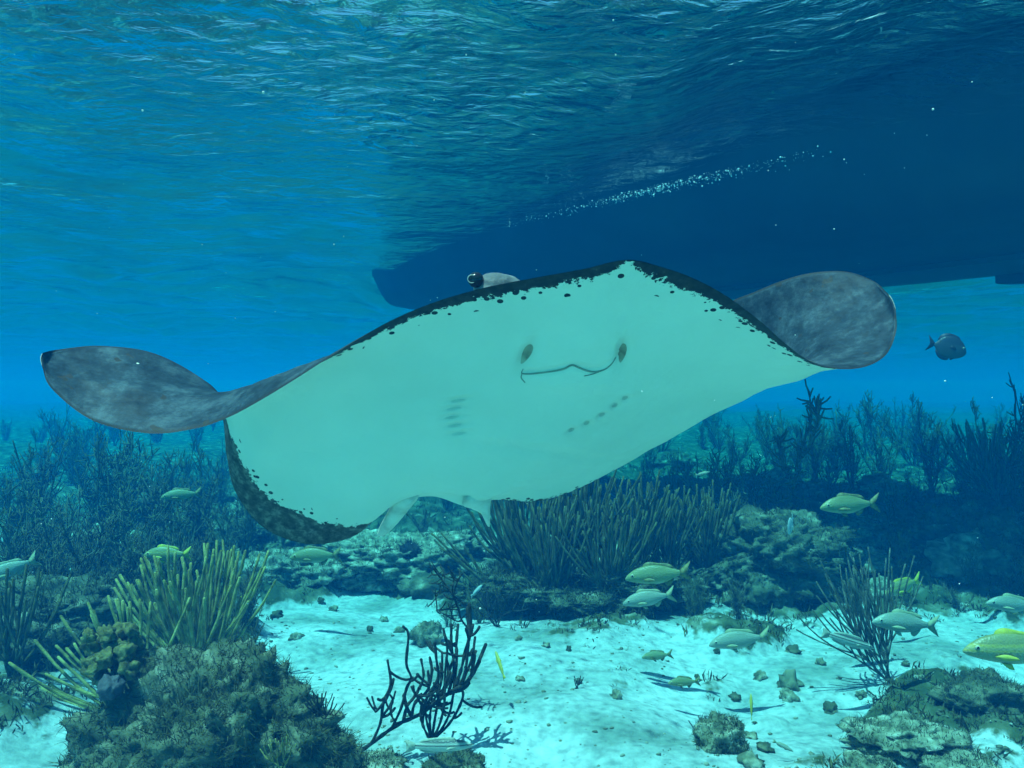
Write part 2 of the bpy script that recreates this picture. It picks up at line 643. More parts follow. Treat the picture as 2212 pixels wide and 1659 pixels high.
def build_ray():
    C = np.array(RAY, float)
    C[..., 2] *= RAY_SC
    C3 = Pn(C)
    NS, NT = 421, 181
    u = np.linspace(0, 25, NS)
    tt = np.linspace(0, 1, NT)
    tw = .5 - .5 * np.cos(np.pi * tt)
    t = .55 * tt + .45 * tw
    G = catmull(C3, u)                                # NS,5,3
    G = np.swapaxes(catmull(np.swapaxes(G, 0, 1), t * 4), 0, 1)   # NS,NT,3
    ds = np.gradient(G, axis=0)
    dt = np.gradient(G, axis=1)
    N = np.cross(ds, dt)
    N /= np.linalg.norm(N, axis=-1, keepdims=True) + 1e-12
    # N towards the belly side: at the body's middle it looks at the camera
    if np.dot(N[NS // 2, NT // 2], np.array([0, 0, CAM_Z]) - G[NS // 2, NT // 2]) < 0:
        N = -N
    seg = np.linalg.norm(np.diff(G, axis=1), axis=-1)
    dl = np.concatenate([np.zeros((NS, 1)), np.cumsum(seg, 1)], 1)
    dtr = dl[:, -1:] - dl
    # distance to the edge, also across the tips
    sp = np.linalg.norm(np.diff(G, axis=0), axis=-1).mean(1)
    ds_ = np.concatenate([[0], np.cumsum(sp)])
    tip = np.minimum(ds_, ds_[-1] - ds_)[:, None] + .004
    # dark border widths by station
    wl = np.interp(u, [0, 3, 5, 7, 9, 12, 13.5, 14, 14.6, 16, 18, 20, 22, 25], [.012, .016, .026, .032, .032, .030, .027, .008, .025, .030, .028, .026, .018, .012])[:, None]
    wt = np.interp(u, [0, 4, 5, 6, 7, 8, 9.5, 10.5, 11.5, 12.2, 12.6, 15, 15.2, 16, 16.8, 17.2, 25], [.01, .02, .03, .055, .075, .085, .09, .07, .03, .004, -.04, -.04, .006, .008, .004, -.02, -.01])[:, None]
    mar = np.maximum(wl - np.minimum(dl, tip), wt - dtr)
    px, py, pd = proj(G)
    cen = np.exp(-((u - 13.3) / 4.2) ** 2)[:, None]
    # soft belly relief: gills, nostrils, mouth
    dent = np.zeros((NS, NT))
    mid = ((u > 9) & (u < 19))[:, None] & (t > .02)[None, :]
    stain = np.zeros((NS, NT))

    def spot(x, y, ang, la, lb, depth, dark=0.0):
        c, s = math.cos(ang), math.sin(ang)
        X, Y = (px - x), (py - y)
        q = ((X * c + Y * s) / la) ** 2 + ((-X * s + Y * c) / lb) ** 2
        g = np.exp(-q) * mid
        nonlocal dent, stain
        dent = dent + depth * g
        stain = np.maximum(stain, dark * g)
    spot(1136, 768, R(-62), 33, 13, .010, .25)
    spot(1343, 765, R(-75), 30, 12, .010, .25)
    gl_r = [(1350, 860), (1328, 876), (1300, 896), (1267, 914), (1234, 929)]
    gl_l = [(990, 866), (981, 884), (977, 902), (982, 920), (992, 937)]
    for x, y in gl_r:
        spot(x, y, R(-25), 9, 6, .008, .22)
        spot(x + 6, y - 9, R(-28), 16, 7, -.002)
    for x, y in gl_l:
        spot(x, y, R(-8), 24, 6, .007, .12)
        spot(x, y - 9, R(-8), 22, 6, -.002)
    for x in range(1135, 1345, 12):
        yy = np.interp(x, [1135, 1190, 1235, 1290, 1345], [806, 803, 791, 802, 776])
        spot(x, yy, 0, 12, 5, .004, .0)
    spot(1235, 830, 0, 110, 22, -.004)
    spot(1180, 975, R(8), 190, 10, .003, .02)
    rel = .0016 * fbm(G * 14, 3) + .004 * pn(G * 4.1)
    rim = np.clip(np.minimum(np.minimum(dl, dtr), tip * 1.5) / .05, 0, 1)
    V_ = G - N * ((dent + rel * 1.1) * rim)[..., None]
    # back side
    th = (.012 + .100 * cen * np.exp(-((t[None, :] - .36) / .42) ** 2) + .020 * np.exp(-((u[:, None] - 13.3) / 7.5) ** 2))
    prof = np.clip(np.minimum(np.minimum(dl / .26, dtr / .30), tip / .2), 0, 1)
    prof = prof * prof * (3 - 2 * prof)
    lift = .003 * np.clip(np.minimum(dl, np.minimum(dtr, tip)) / .01, 0, 1) + th * prof
    Dv = G - N * (lift + .0012 * fbm(G * 30, 3) * rim)[..., None]
    vv = np.concatenate([V_.reshape(-1, 3), Dv.reshape(-1, 3)])
    f1 = gridfaces(NS, NT)
    k = NS * NT
    f2 = f1[:, ::-1] + k
    idx = np.arange(k).reshape(NS, NT)
    loop = np.concatenate([idx[:, 0], idx[-1, 1:], idx[::-1, -1][1:], idx[0, ::-1][1:-1]])
    nx = np.roll(loop, -1)
    f3 = np.stack([loop, nx, nx + k, loop + k], 1)
    faces = np.concatenate([f1, f2, f3[:, ::-1]])
    # orient outwards
    a, b, c = vv[f1[:, 0]], vv[f1[:, 1]], vv[f1[:, 2]]
    nn = np.cross(b - a, c - a).reshape(NS - 1, NT - 1, 3)[NS // 2, NT // 2]
    if np.dot(nn, N[NS // 2, NT // 2]) < 0:
        faces = faces[:, ::-1]
    side = np.concatenate([np.zeros(k), np.ones(k)])
    base = Vector(G[int(NS * 13.4 / 25), NT // 2].tolist())
    root = empty('stingray', base)
    bb = np.array(base)

    m = bpy.data.materials.new('stingray_skin')
    m.use_nodes = True
    nt, bs = nodes_of(m)
    L = nt.links.new
    bs.inputs['Roughness'].default_value = .55
    bs.inputs['Specular IOR Level'].default_value = .12
    tc = nt.nodes.new('ShaderNodeTexCoord')

    def noise(sc, det, rough=.6):
        n = nt.nodes.new('ShaderNodeTexNoise')
        n.inputs['Scale'].default_value = sc
        n.inputs['Detail'].default_value = det
        n.inputs['Roughness'].default_value = rough
        L(tc.outputs['Object'], n.inputs['Vector'])
        return n

    def math_(op, *a):
        q = nt.nodes.new('ShaderNodeMath')
        q.operation = op
        for i, x in enumerate(a):
            if isinstance(x, (int, float)):
                q.inputs[i].default_value = x
            else:
                L(x, q.inputs[i])
        return q.outputs[0]

    def attr(n):
        q = nt.nodes.new('ShaderNodeAttribute')
        q.attribute_name = n
        return q.outputs['Fac']

    def mixc(f, a, b):
        q = nt.nodes.new('ShaderNodeMix')
        q.data_type = 'RGBA'
        L(f, q.inputs[0])
        for i, x in ((6, a), (7, b)):
            if isinstance(x, tuple):
                q.inputs[i].default_value = (*x, 1)
            else:
                L(x, q.inputs[i])
        return q.outputs[2]

    def ramp(src, stops):
        r = nt.nodes.new('ShaderNodeValToRGB')
        e = r.color_ramp.elements
        while len(e) < len(stops):
            e.new(.5)
        for k_, (p_, c_) in enumerate(stops):
            e[k_].position = p_
            e[k_].color = (*c_, 1)
        L(src, r.inputs['Fac'])
        return r.outputs['Color']
    belly = ramp(noise(3.5, 3).outputs['Fac'], [(.3, (.67, .65, .53)), (.7, (.78, .75, .62))])
    belly = mixc(attr('stain'), belly, (.22, .18, .11))
    # ragged dark border
    n1 = math_('MULTIPLY_ADD', noise(62, 6, .7).outputs['Fac'], .056, -.030)
    n2 = math_('MULTIPLY_ADD', noise(210, 3).outputs['Fac'], .024, -.012)
    e = math_('ADD', math_('ADD', attr('margin'), n1), n2)
    dk = math_('SMOOTH_MIN', math_('MAXIMUM', math_('MULTIPLY', e, 450.0), 0.0), 1.0, .05)
    dark = ramp(noise(70, 4).outputs['Fac'], [(.35, (.010, .013, .012)), (.62, (.030, .030, .026)), (.75, (.10, .09, .07))])
    # islands of pigment just inside the border
    vo = nt.nodes.new('ShaderNodeTexVoronoi')
    vo.inputs['Scale'].default_value = 52
    L(tc.outputs['Object'], vo.inputs['Vector'])
    isl = math_('MULTIPLY', math_('LESS_THAN', vo.outputs['Distance'], .25), math_('GREATER_THAN', math_('ADD', attr('margin'), math_('MULTIPLY_ADD', noise(9, 2).outputs['Fac'], .16, -.064)), -.012))
    near_edge = math_('GREATER_THAN', attr('margin'), -.03)
    isl = math_('MULTIPLY', isl, near_edge)
    mott = ramp(noise(55, 6, .7).outputs['Fac'], [(.36, (.02, .022, .02)), (.52, (.07, .07, .06)), (.66, (.20, .18, .15))])
    dark = mixc(attr('trail'), dark, mott)
    vent = mixc(math_('MAXIMUM', dk, isl), belly, dark)
    back = ramp(noise(17, 9, .78).outputs['Fac'], [(.36, (.010, .018, .026)), (.5, (.026, .042, .056)), (.64, (.075, .105, .125))])
    sp_ = math_('LESS_THAN', noise(24, 2).outputs['Fac'], .31)
    back = mixc(sp_, back, (.04, .035, .03))
    edge_d = math_('SMOOTH_MIN', math_('MAXIMUM', math_('MULTIPLY', math_('ADD', attr('rimd'), math_('MULTIPLY', n2, .15)), 300.0), 0.0), 1.0, .05)
    back = mixc(edge_d, (.03, .03, .03), back)
    colr = mixc(attr('side'), vent, back)
    L(colr, bs.inputs['Base Color'])
    bp = nt.nodes.new('ShaderNodeBump')
    bp.inputs['Strength'].default_value = .35
    bp.inputs['Distance'].default_value = .004
    L(noise(60, 6).outputs['Fac'], bp.inputs['Height'])
    L(bp.outputs['Normal'], bs.inputs['Normal'])

    rimd = np.minimum(np.minimum(dl, dtr), tip) - .004
    mk('body', vv - bb, faces, m, root, attrs={
        'margin': np.concatenate([mar.ravel(), np.full(k, -1.0)]), 'side': side, 'trail': np.concatenate([(np.clip((wt - dtr + .03) / .03, 0, 1) * (dl > .12)).ravel(), np.zeros(k)]),
        'stain': np.concatenate([stain.ravel(), np.zeros(k)]), 'rimd': np.concatenate([rimd.ravel()] * 2)})

    bvh = BVHTree.FromPolygons(V_.reshape(-1, 3).tolist(), f1.tolist())

    def on(x, y, out=0.0):
        r = (P(x, y, 1.0) - cam.location).normalized()
        hit, n, i, d = bvh.ray_cast(cam.location, r)
        if n.dot(r) > 0:
            n = -n
        return np.array(hit + n * out)
    brown = mat('nostril_skin', [(.16, .12, .07), (.30, .24, .15), (.42, .36, .25)], 40, .6, coords='Object')
    darkm = mat('mouth_crease', [(.24, .23, .17), (.34, .32, .24)], 40, .7)
    soft2 = mat('gill_notch', [(.42, .41, .33), (.50, .48, .39)], 40, .7)
    soft = mat('gill_crease', [(.56, .54, .44), (.64, .62, .51)], 40, .7)

    def patch(name, x, y, ang, la, lb, mt, out=.0006, tear=0.0, dome=0.0):
        vs_, fs = [], []
        c, s = math.cos(ang), math.sin(ang)
        n, mm = 20, 5
        vs_.append(on(x, y, out + dome))
        for r_ in range(1, mm + 1):
            q = r_ / mm
            for j in range(n):
                th_ = 2 * math.pi * j / n
                e1 = la * q * math.cos(th_)
                e2 = lb * q * math.sin(th_) * (1 + tear * math.cos(th_))
                vs_.append(on(x + e1 * c - e2 * s, y + e1 * s + e2 * c, out * (1 if r_ < mm else -1.5) + dome * (1 - q * q)))
        for j in range(n):
            fs.append((0, 1 + j, 1 + (j + 1) % n))
            for r_ in range(mm - 1):
                fs.append((1 + r_ * n + j, 1 + (r_ + 1) * n + j, 1 + (r_ + 1) * n + (j + 1) % n, 1 + r_ * n + (j + 1) % n))
        return mk(name, np.array(vs_) - bb, fs, mt, root)
    patch('nostril', 1137, 765, R(-62), 27, 10, brown, tear=.35)
    patch('nostril', 1344, 763, R(-78), 24, 9, brown, tear=.35)
    for x, y in gl_r:
        patch('gill_slit', x, y, R(-25), 8, 4.0, soft2)
    for x, y in gl_l:
        patch('gill_slit', x, y, R(-8), 18, 3.6, soft)
    ml = [(1130, 797), (1127, 806), (1140, 808), (1165, 806), (1195, 802), (1218, 797), (1235, 789), (1250, 794), (1268, 801), (1288, 803), (1308, 797), (1322, 785), (1330, 772)]
    mp_ = catmull(np.array(ml, float), np.linspace(0, len(ml) - 1, 60))
    mo = [on(x, y, .0002) for x, y in mp_]
    rr = [.0008 + .0009 * math.sin(math.pi * i / 59) for i in range(60)]
    v, f = tube(mo, rr, 6)
    mk('mouth', v - bb, f, darkm, root)
    for q in ([(1128, 806), (1126, 816), (1134, 826)], [(1262, 812), (1280, 808), (1300, 801)]):
        q = catmull(np.array(q, float), np.linspace(0, 2, 14))
        v, f = tube([on(x, y, .0001) for x, y in q], [.0011] * 14, 5)
        mk('mouth_fold', v - bb, f, darkm, root)

    # pelvic fins
    pale = mat('fin_skin', [(.50, .46, .38), (.66, .62, .52), (.74, .71, .60)], 30, .6)
    for pts in ([(850, 1078, 1.95), (905, 1068, 1.93), (880, 1105, 1.99), (852, 1138, 2.02), (832, 1156, 2.04), (815, 1158, 2.05), (820, 1138, 2.03), (838, 1105, 1.99)],
                [(1000, 1075, 1.93), (1060, 1058, 1.93), (1059, 1095, 1.96), (1058, 1136, 2.0), (1050, 1131, 2.01), (1042, 1112, 2.0), (1020, 1100, 1.98), (1000, 1092, 1.96)]):
        A = np.array(pts, float)
        A[:, 2] *= RAY_SC
        A = Pn(A)
        n = len(A)
        A = catmull(np.concatenate([A, A[:1]]), np.linspace(0, n, 40, endpoint=False))
        ctr = A.mean(0)
        off = np.array([0, .010, .004])
        vs_ = np.concatenate([A, .5 * (A + ctr) - off * .15, [ctr - off * .3], A + off * .1, .5 * (A + ctr) + off * .9, [ctr + off]])
        fs = []
        for j in range(40):
            j2 = (j + 1) % 40
            fs += [(j, j2, 40 + j2, 40 + j), (40 + j, 40 + j2, 80)]
            fs += [(81 + j2, 81 + j, 121 + j, 121 + j2), (121 + j2, 121 + j, 161), (j2, j, 81 + j, 81 + j2)]
        mk('pelvic_fin', vs_ - bb, fs, pale, root)

    skin = mat('stingray_back_skin', [(.07, .075, .08), (.13, .135, .14), (.25, .25, .25)], 25, .55, .3, 90)
    # tail: from between the fins away behind the body
    b0 = np.array(P(975, 1055, 2.0 * RAY_SC))
    dirs = np.array([-.62, .70, .02])
    tl = [b0 + dirs * s + np.array([.05 * math.sin(s * 2.5), 0, .10 * s * s]) for s in np.linspace(0, .72, 26)]
    v, f = tube(tl, np.interp(np.linspace(0, 1, 26), [0, .15, 1], [.020, .016, .003]), 10)
    mk('tail', v - bb, f, skin, root)
    # raised eyes with the spiracle ridge behind
    iv, if_ = ico(3)
    for (x, y, d, sx, hidden) in ((1066, 617, 1.555, 1, 0), (1420, 615, 1.63, -1, 1)):
        c = np.array(P(x, y + 30 * hidden, d * RAY_SC))
        q = iv.copy()
        q[:, 0] = np.where(q[:, 0] > 0, q[:, 0] * 1.5, q[:, 0])
        q[:, 2] = np.where(q[:, 2] < 0, q[:, 2] * 2.8, q[:, 2])
        q[:, 1] = np.where(q[:, 2] < 0, q[:, 1] * (1 - .25 * q[:, 2]), q[:, 1])
        q[:, 1] = np.where(q[:, 1] < 0, q[:, 1] * .9, q[:, 1] * 1.6)
        rz = q * np.array([.032, .034, .024]) * (1 + .06 * pn(iv * 3)[:, None])
        if sx < 0:
            rz[:, 0] *= -1
        rz[:, 2] -= .004
        er = mk('eye_ridge', rz + c - bb, if_, skin, root)
        ev = iv * .0125 + c + np.array([-.027 * sx, -.022, .006]) - bb
        e_ = mk('eye', ev, if_, mat('eye_black', [(.006, .006, .006), (.012, .012, .01)], 10, .1, spec=.5), root)
        th_ = np.linspace(0, 2 * math.pi, 25)
        ring = [np.array([-.027 * sx - .006 * sx + 0 * a_, -.022 - .0095, .006]) + np.array([.0062 * math.cos(a_), -.001, .0062 * math.sin(a_)]) for a_ in th_]
        v, f = tube(ring, [.0007] * 25, 5)
        mk('iris', v + c - bb, f, mat('iris_gold', [(.5, .5, .42), (.6, .58, .5)], 10, .4), e_)
    tag(root, 'large stingray gliding with pale belly shown and both wing tips curled up', 'stingray')


build_ray()
#@@NEXT2
# ------------------------------------------------------------------ reef life helpers
def FL(px, d, sink=.0):
    """standing place on the floor in picture column px, d metres out"""
    x = (px - 1106) / F_PX * d
    return Vector((x, d, gz1(x, d) - sink))


ICO = {k: ico(k) for k in (1, 2, 3, 4, 5)}
M_TURF = mat('turf_algae', [(.022, .026, .009), (.055, .058, .020), (.13, .115, .042)], 30, .9)
M_TURF2 = mat('brown_turf', [(.030, .032, .011), (.075, .066, .024), (.16, .13, .05)], 18, .9)
M_ROCK = mat('reef_rock', [(.030, .038, .018), (.08, .085, .045), (.16, .15, .09), (.38, .35, .25)], 14, .95, .8, 60, contrast=(.32, .74))
M_ROCKP = mat('pale_rock', [(.05, .055, .03), (.16, .16, .10), (.30, .28, .20), (.55, .52, .42)], 22, .95, .8, 70, contrast=(.3, .72))
M_DARK = mat('dark_growth', [(.006, .008, .010), (.016, .018, .02), (.035, .035, .035)], 20, .8, .4, 80)
M_ROD_Y = mat('yellow_sea_rod', [(.13, .115, .03), (.29, .245, .065), (.46, .39, .13)], 25, .85, .9, 240, bdist=.004)
M_ROD_O = mat('olive_sea_rod', [(.045, .044, .014), (.095, .088, .028), (.17, .15, .055)], 25, .85, .9, 240, bdist=.004)
M_ROD_P = mat('pale_sea_rod', [(.12, .13, .07), (.22, .22, .12), (.32, .30, .18)], 25, .85, .9, 240, bdist=.004)
M_GORG = mat('black_gorgonian', [(.012, .014, .012), (.030, .030, .022), (.060, .052, .032)], 40, .85, .9, 240, bdist=.004)
M_GREY = mat('grey_gorgonian', [(.06, .07, .05), (.12, .125, .09), (.20, .20, .15)], 30, .85, .9, 240, bdist=.004)
M_BUSH = mat('bushy_gorgonian', [(.045, .058, .026), (.095, .105, .048), (.17, .17, .08)], 12, .9)
M_BUSH2 = mat('brown_gorgonian', [(.045, .045, .024), (.10, .095, .045), (.19, .17, .09)], 12, .9)


def unit(v):
    return v / (np.linalg.norm(v) + 1e-9)


def path(rng, p, d, L, n, pull, wob, target=np.array([0, 0, 1.0])):
    pts = [np.array(p, float)]
    d = unit(np.array(d, float))
    for i in range(n):
        d = unit(d + target * pull / n + rng.normal(size=3) * wob)
        pts.append(pts[-1] + d * L / n)
    return np.array(pts), d


def fork(rng, p, d, level, Lin, Lfin, r, fan, spread, out, pull, wob, taper=.9, nseg=7):
    """dichotomous candelabra: short forks, long end fingers"""
    last = level == 0
    L = (Lfin * rng.uniform(.62, 1.1)) if last else Lin * rng.uniform(.7, 1.3)
    n = nseg if last else 3
    pts, d2 = path(rng, p, d, L, n, pull * (1 if last else .35), wob)
    rad = np.linspace(r, r * (taper if not last else .82), n + 1) * (1 + .10 * rng.normal(size=n + 1))
    out.append((pts, rad))
    if last:
        return
    nf = 2 if rng.rand() < .8 else 3
    for k in range(nf):
        a = spread * ((k / (nf - 1)) * 2 - 1) * rng.uniform(.6, 1.25)
        perp = unit(np.cross(d2, np.cross(fan, d2)))
        nd = unit(d2 * math.cos(a) + perp * math.sin(a) + rng.normal(size=3) * .10)
        fork(rng, pts[-1], nd, level - 1 if rng.rand() < .88 else max(0, level - 2), Lin * .95, Lfin, r * .93, fan, spread, out, pull, wob, taper, nseg)


def colony(name, label, base, seed, H, angles, nlimb, level, r, m, group=None, fan=(1, 0, 0), spread=.32, sides=6, pull=.8, wob=.04, lin=.16, parts=True, depth_jit=.25, cat='coral'):
    rng = np.random.RandomState(seed)
    fan = unit(np.array(fan, float))
    root = empty(name, base)
    limbs = []
    for k in range(nlimb):
        th = R(angles[0] + (angles[1] - angles[0]) * (k + .5 + rng.uniform(-.3, .3)) / nlimb)
        d = unit(fan * math.sin(th) + np.array([0, 0, 1.0]) * math.cos(th) + np.array([-fan[1], fan[0], 0]) * rng.normal() * depth_jit)
        out = []
        Lin = H * lin
        start = np.array([rng.normal() * r * 1.2, rng.normal() * r * 1.2, -.01])
        fork(rng, start, d, level, Lin, H - Lin * level * .9, r, fan, spread, out, pull, wob)
        limbs.append(out)
    if parts:
        for out in limbs:
            v, f = tubes(out, sides)
            mk('branch', v, f, m, root)
        iv, if_ = ICO[2]
        hv = iv * np.array([1, 1, .6]) * r * 3.2 * (1 + .25 * pn(iv * 2 + seed)[:, None])
        mk('holdfast', hv, if_, m, root)
        o = root
    else:
        bpy.data.objects.remove(root)
        v, f = tubes([q for out in limbs for q in out], sides)
        o = mk(name, v, f, m)
        o.location = base
    tag(o, label, cat, group)
    return o


def bush_mesh(seed, H, W, ntwig, r, m, plume=.0):
    """fine twiggy gorgonian: main limbs, branchlets and twigs"""
    rng = np.random.RandomState(seed)
    lst = []
    nl = rng.randint(5, 8)
    for k in range(nl):
        az = rng.uniform(0, 6.28)
        lean = rng.uniform(.1, 1.0) * W / H
        d = unit(np.array([math.cos(az) * lean, math.sin(az) * lean * .7, 1.0]))
        pts, _ = path(rng, (rng.normal() * .015, rng.normal() * .015, -.02), d, H * rng.uniform(.65, 1.05), 9, .35, .10)
        lst.append((pts, np.linspace(r * 1.6, r * .7, 10)))
        nb = max(4, ntwig // nl)
        for j in range(nb):
            u = rng.uniform(1.2, 8.6)
            i = int(u)
            p0 = pts[i] * (1 - (u - i)) + pts[i + 1] * (u - i)
            td = unit(pts[i + 1] - pts[i])
            a2 = rng.uniform(0, 6.28)
            sd = unit(td * .75 + np.array([math.cos(a2), math.sin(a2), .15]) * .75)
            L = H * rng.uniform(.12, .34) * (1.15 - u / 14)
            q, _ = path(rng, p0, sd, L, 4, .9, .12)
            lst.append((q, np.linspace(r * .8, r * .42, 5)))
            for w in range(2):
                e = rng.randint(1, 4)
                q2, _ = path(rng, q[e], unit(q[e + 1] - q[e] + rng.normal(size=3) * .5), L * .5, 3, .8, .12)
                lst.append((q2, np.linspace(r * .6, r * .38, 4)))
    return tubes(lst, 4)


def lump(seed, sub, size, rough=.35, fine=.08, flat=0.0):
    iv, if_ = ICO[sub]
    s = seed * 3.71
    k = 1 + rough * fbm(iv * 1.3 + s, 2) + rough * .7 * np.abs(pn(iv * 3.1 + s * 1.7)) + fine * fbm(iv * 7.5 + s, 3)
    if sub > 3:
        k = k + fine * .5 * pn(iv * 22 + s)
    v = iv * k[:, None] * np.array(size)
    v[:, 2] = np.maximum(v[:, 2], -size[2] * .75)
    return v, if_


def blades(v, f, n, length, width, rng, up=.3, minz=-9, spreadk=.6):
    """short filaments growing out of a mesh surface"""
    v = np.asarray(v)
    f = np.asarray(f)
    a, b, c = v[f[:, 0]], v[f[:, 1]], v[f[:, 2]]
    nr = np.cross(b - a, c - a)
    ar = np.linalg.norm(nr, axis=1)
    nr = nr / (ar[:, None] + 1e-12)
    w = ar * np.where(((a + b + c) / 3)[:, 2] > minz, 1, 0)
    i = rng.choice(len(f), n, p=w / w.sum())
    u1, u2 = rng.rand(n, 1), rng.rand(n, 1)
    flip = (u1 + u2) > 1
    u1, u2 = np.where(flip, 1 - u1, u1), np.where(flip, 1 - u2, u2)
    p = a[i] + (b[i] - a[i]) * u1 + (c[i] - a[i]) * u2
    clump = .45 + .9 * np.clip(pn(p * 16) + .35, 0, 1)
    d = nr[i] + np.array([0, 0, up]) + rng.normal(size=(n, 3)) * spreadk
    d /= np.linalg.norm(d, axis=1)[:, None]
    L = (length * clump * (.5 + rng.rand(n)))[:, None]
    sd = np.cross(d, rng.normal(size=(n, 3)))
    sd /= np.linalg.norm(sd, axis=1)[:, None]
    bend = rng.normal(size=(n, 3)) * .3 * L
    p = p - nr[i] * length * .1
    m1 = p + d * L * .55 + bend * .3
    tip = p + d * L + bend
    V = np.stack([p - sd * width, p + sd * width, m1 - sd * width * .8, m1 + sd * width * .8, tip], 1).reshape(-1, 3)
    k = (np.arange(n) * 5)[:, None]
    F = np.concatenate([k + np.array([[0, 1, 3]]), k + np.array([[0, 3, 2]]), k + np.array([[2, 3, 4]])])
    return V, F


def rock(name, label, base, size, seed, sub, m, fuzz=0, flen=.02, fw=.0016, group=None, fm=None, cat='rock', rough=.35, fine=.08):
    v, f = lump(seed, sub, size, rough, fine)
    base = Vector(base) + Vector((0, 0, size[2] * .45))
    if fuzz:
        root = empty(name, base)
        mk('stone', v, f, m, root)
        V, F = blades(v, f, fuzz, flen, fw, np.random.RandomState(seed + 50), minz=-size[2] * .6)
        mk('algae', V, F, fm or M_TURF, root, smooth=False, kind='stuff')
    else:
        root = mk(name, v, f, m)
        root.location = base
    tag(root, label, cat, group)
    return root


MARKS = [((-.79, 2.13), 'the shaggy boulder'), ((-.30, 2.34), 'the black gorgonian'), ((.62, 2.40), 'the pitted stone'), ((1.17, 2.44), 'the rubble mound'),
         ((1.54, 2.62), 'the rounded dark stone'), ((1.37, 2.92), 'the grey sea fan'), ((.34, 3.92), 'the broad reef mound'), ((-.36, 3.45), 'the small pale stone'),
         ((-.62, 4.75), 'the urchin mound'), ((1.34, 4.25), 'the dark reef mound'), ((2.28, 5.1), 'the pale topped mound'), ((2.53, 4.6), 'the hollowed mound'),
         ((-1.24, 4.5), 'the hump under the blue green fish'), ((-1.80, 3.1), 'the weedy reef hump'), ((-1.13, 2.95), 'the yellow sea rod'), ((.83, 3.3), 'the open sand patch'), ((3.4, 5.7), 'the pale sea rod')]


def near_mark(p):
    return min(MARKS, key=lambda m: (m[0][0] - p.x) ** 2 + (m[0][1] - p.y) ** 2)[1]


def size_word(s, a, b):
    return 'small' if s < a else ('large' if s > b else 'middling')


# ------------------------------------------------------------------ rocks
big = FL(452, 2.13, .03)
v, f = lump(11.3, 5, (.285, .22, .235), .42, .16)
v2, f2 = lump(4.2, 4, (.17, .16, .17), .35, .12)
root = empty('reef_boulder', big + Vector((0, 0, .12)))
mk('stone', v, f, M_ROCK, root)
mk('stone', v2 + np.array([-.20, .02, -.06]), f2, M_ROCK, root)
v3, f3 = lump(7.9, 4, (.15, .15, .13), .35, .12)
mk('stone', v3 + np.array([.23, .02, -.07]), f3, M_ROCK, root)
rg = np.random.RandomState(21)
for (vv_, ff_, off, n) in ((v, f, (0, 0, 0), 26000), (v3, f3, (.23, .02, -.07), 9000)):
    V, F = blades(vv_ + np.array(off), ff_, n, .030, .0011, rg, minz=-.2, spreadk=.75)
    mk('algae', V, F, M_TURF, root, smooth=False, kind='stuff')
V, F = blades(v2 + np.array([-.20, .02, -.06]), f2, 6000, .018, .0014, rg, minz=-.2, spreadk=.75)
mk('algae', V, F, M_TURF2, root, smooth=False, kind='stuff')
tag(root, 'large boulder shaggy with dark green algae beside the yellow sea rod', 'rock')

# knobby yellow coral on the boulder's shoulder
rng = np.random.RandomState(4)
M_KNOB = mat('knobby_coral', [(.05, .045, .018), (.13, .11, .035), (.24, .20, .07)], 40, .85, .9, 160, bdist=.004)
kb = P(232, 1440, 2.12)
root = empty('knobby_coral', kb)
for (x, y, r) in ((205, 1395, 20), (232, 1372, 15), (262, 1368, 17), (250, 1400, 20), (285, 1362, 12), (222, 1425, 19), (252, 1436, 21), (196, 1440, 15), (270, 1412, 17), (212, 1462, 17), (240, 1472, 20), (192, 1376, 12), (292, 1390, 16), (300, 1425, 17), (276, 1450, 18)):
    d = 2.10 + rng.uniform(-.05, .06)
    q = np.array(P(x, y, d)) - np.array(kb)
    v, f = lump(x * .37, 2, np.array([1, 1, 1.15]) * r * d / F_PX, .6, .35)
    mk('knob', v + q, f, M_KNOB, root)
tag(root, 'knobby yellowish coral on the shoulder of the shaggy boulder', 'coral')
v, f = lump(2.2, 3, (.026, .03, .030), .3, .15)
o = mk('sponge', v, f, mat('grey_sponge', [(.06, .055, .065), (.11, .10, .11)], 20, .8, .5, 60))
o.location = P(238, 1487, 2.03)
tag(o, 'small grey purple sponge on the boulder below the knobby coral', 'sponge')

rock('stone_block', 'pale pitted stone alone on the white sand', FL(1556, 2.40), (.066, .06, .062), 3, 4, M_ROCKP, 2500, .014, .0009)
rock('stone_block', 'low rubble mound with holes under the grey sea fan', FL(1945, 2.44), (.135, .12, .05), 5, 4, M_ROCKP, 2500, .016, .001, rough=.5, fine=.16)
rock('stone_block', 'rounded dark stone below the big yellow fish', FL(2128, 2.62), (.12, .11, .07), 8, 4, M_ROCK, 3000, .016, .001)
rock('stone_block', 'turf covered stone at the foot of the rubble mound', FL(1872, 2.20), (.075, .08, .055), 13, 4, M_ROCKP, 1200, .016, .001)
rock('stone_block', 'flat turf stone among rubble near the rounded stone', FL(2070, 2.26), (.09, .08, .045), 14, 4, M_ROCKP, 1500, .016, .001)
rock('stone_block', 'small pale stone on sand behind the black gorgonian', FL(925, 3.45), (.062, .05, .055), 15, 3, M_ROCKP, 900, .012, .001)
rock('stone_block', 'small rock directly beneath the striped wrasse', FL(985, 2.26), (.07, .06, .045), 16, 4, M_ROCK, 2000, .014, .001)
rock('stone_block', 'pale rock at the foot of the black gorgonian', FL(805, 2.25), (.085, .08, .035), 17, 4, M_ROCKP, 2200, .014, .001)
rock('reef_mound', 'broad reef mound under the big olive sea rods', FL(1255, 3.92), (.46, .26, .10), 21, 5, M_ROCK, 18000, .045, .0018, rough=.45, fine=.14)
rock('reef_mound', 'low pale reef mound with a black urchin on top', FL(880, 4.75), (.46, .32, .17), 22, 5, M_ROCKP, 6000, .03, .0016, rough=.4, fine=.14)
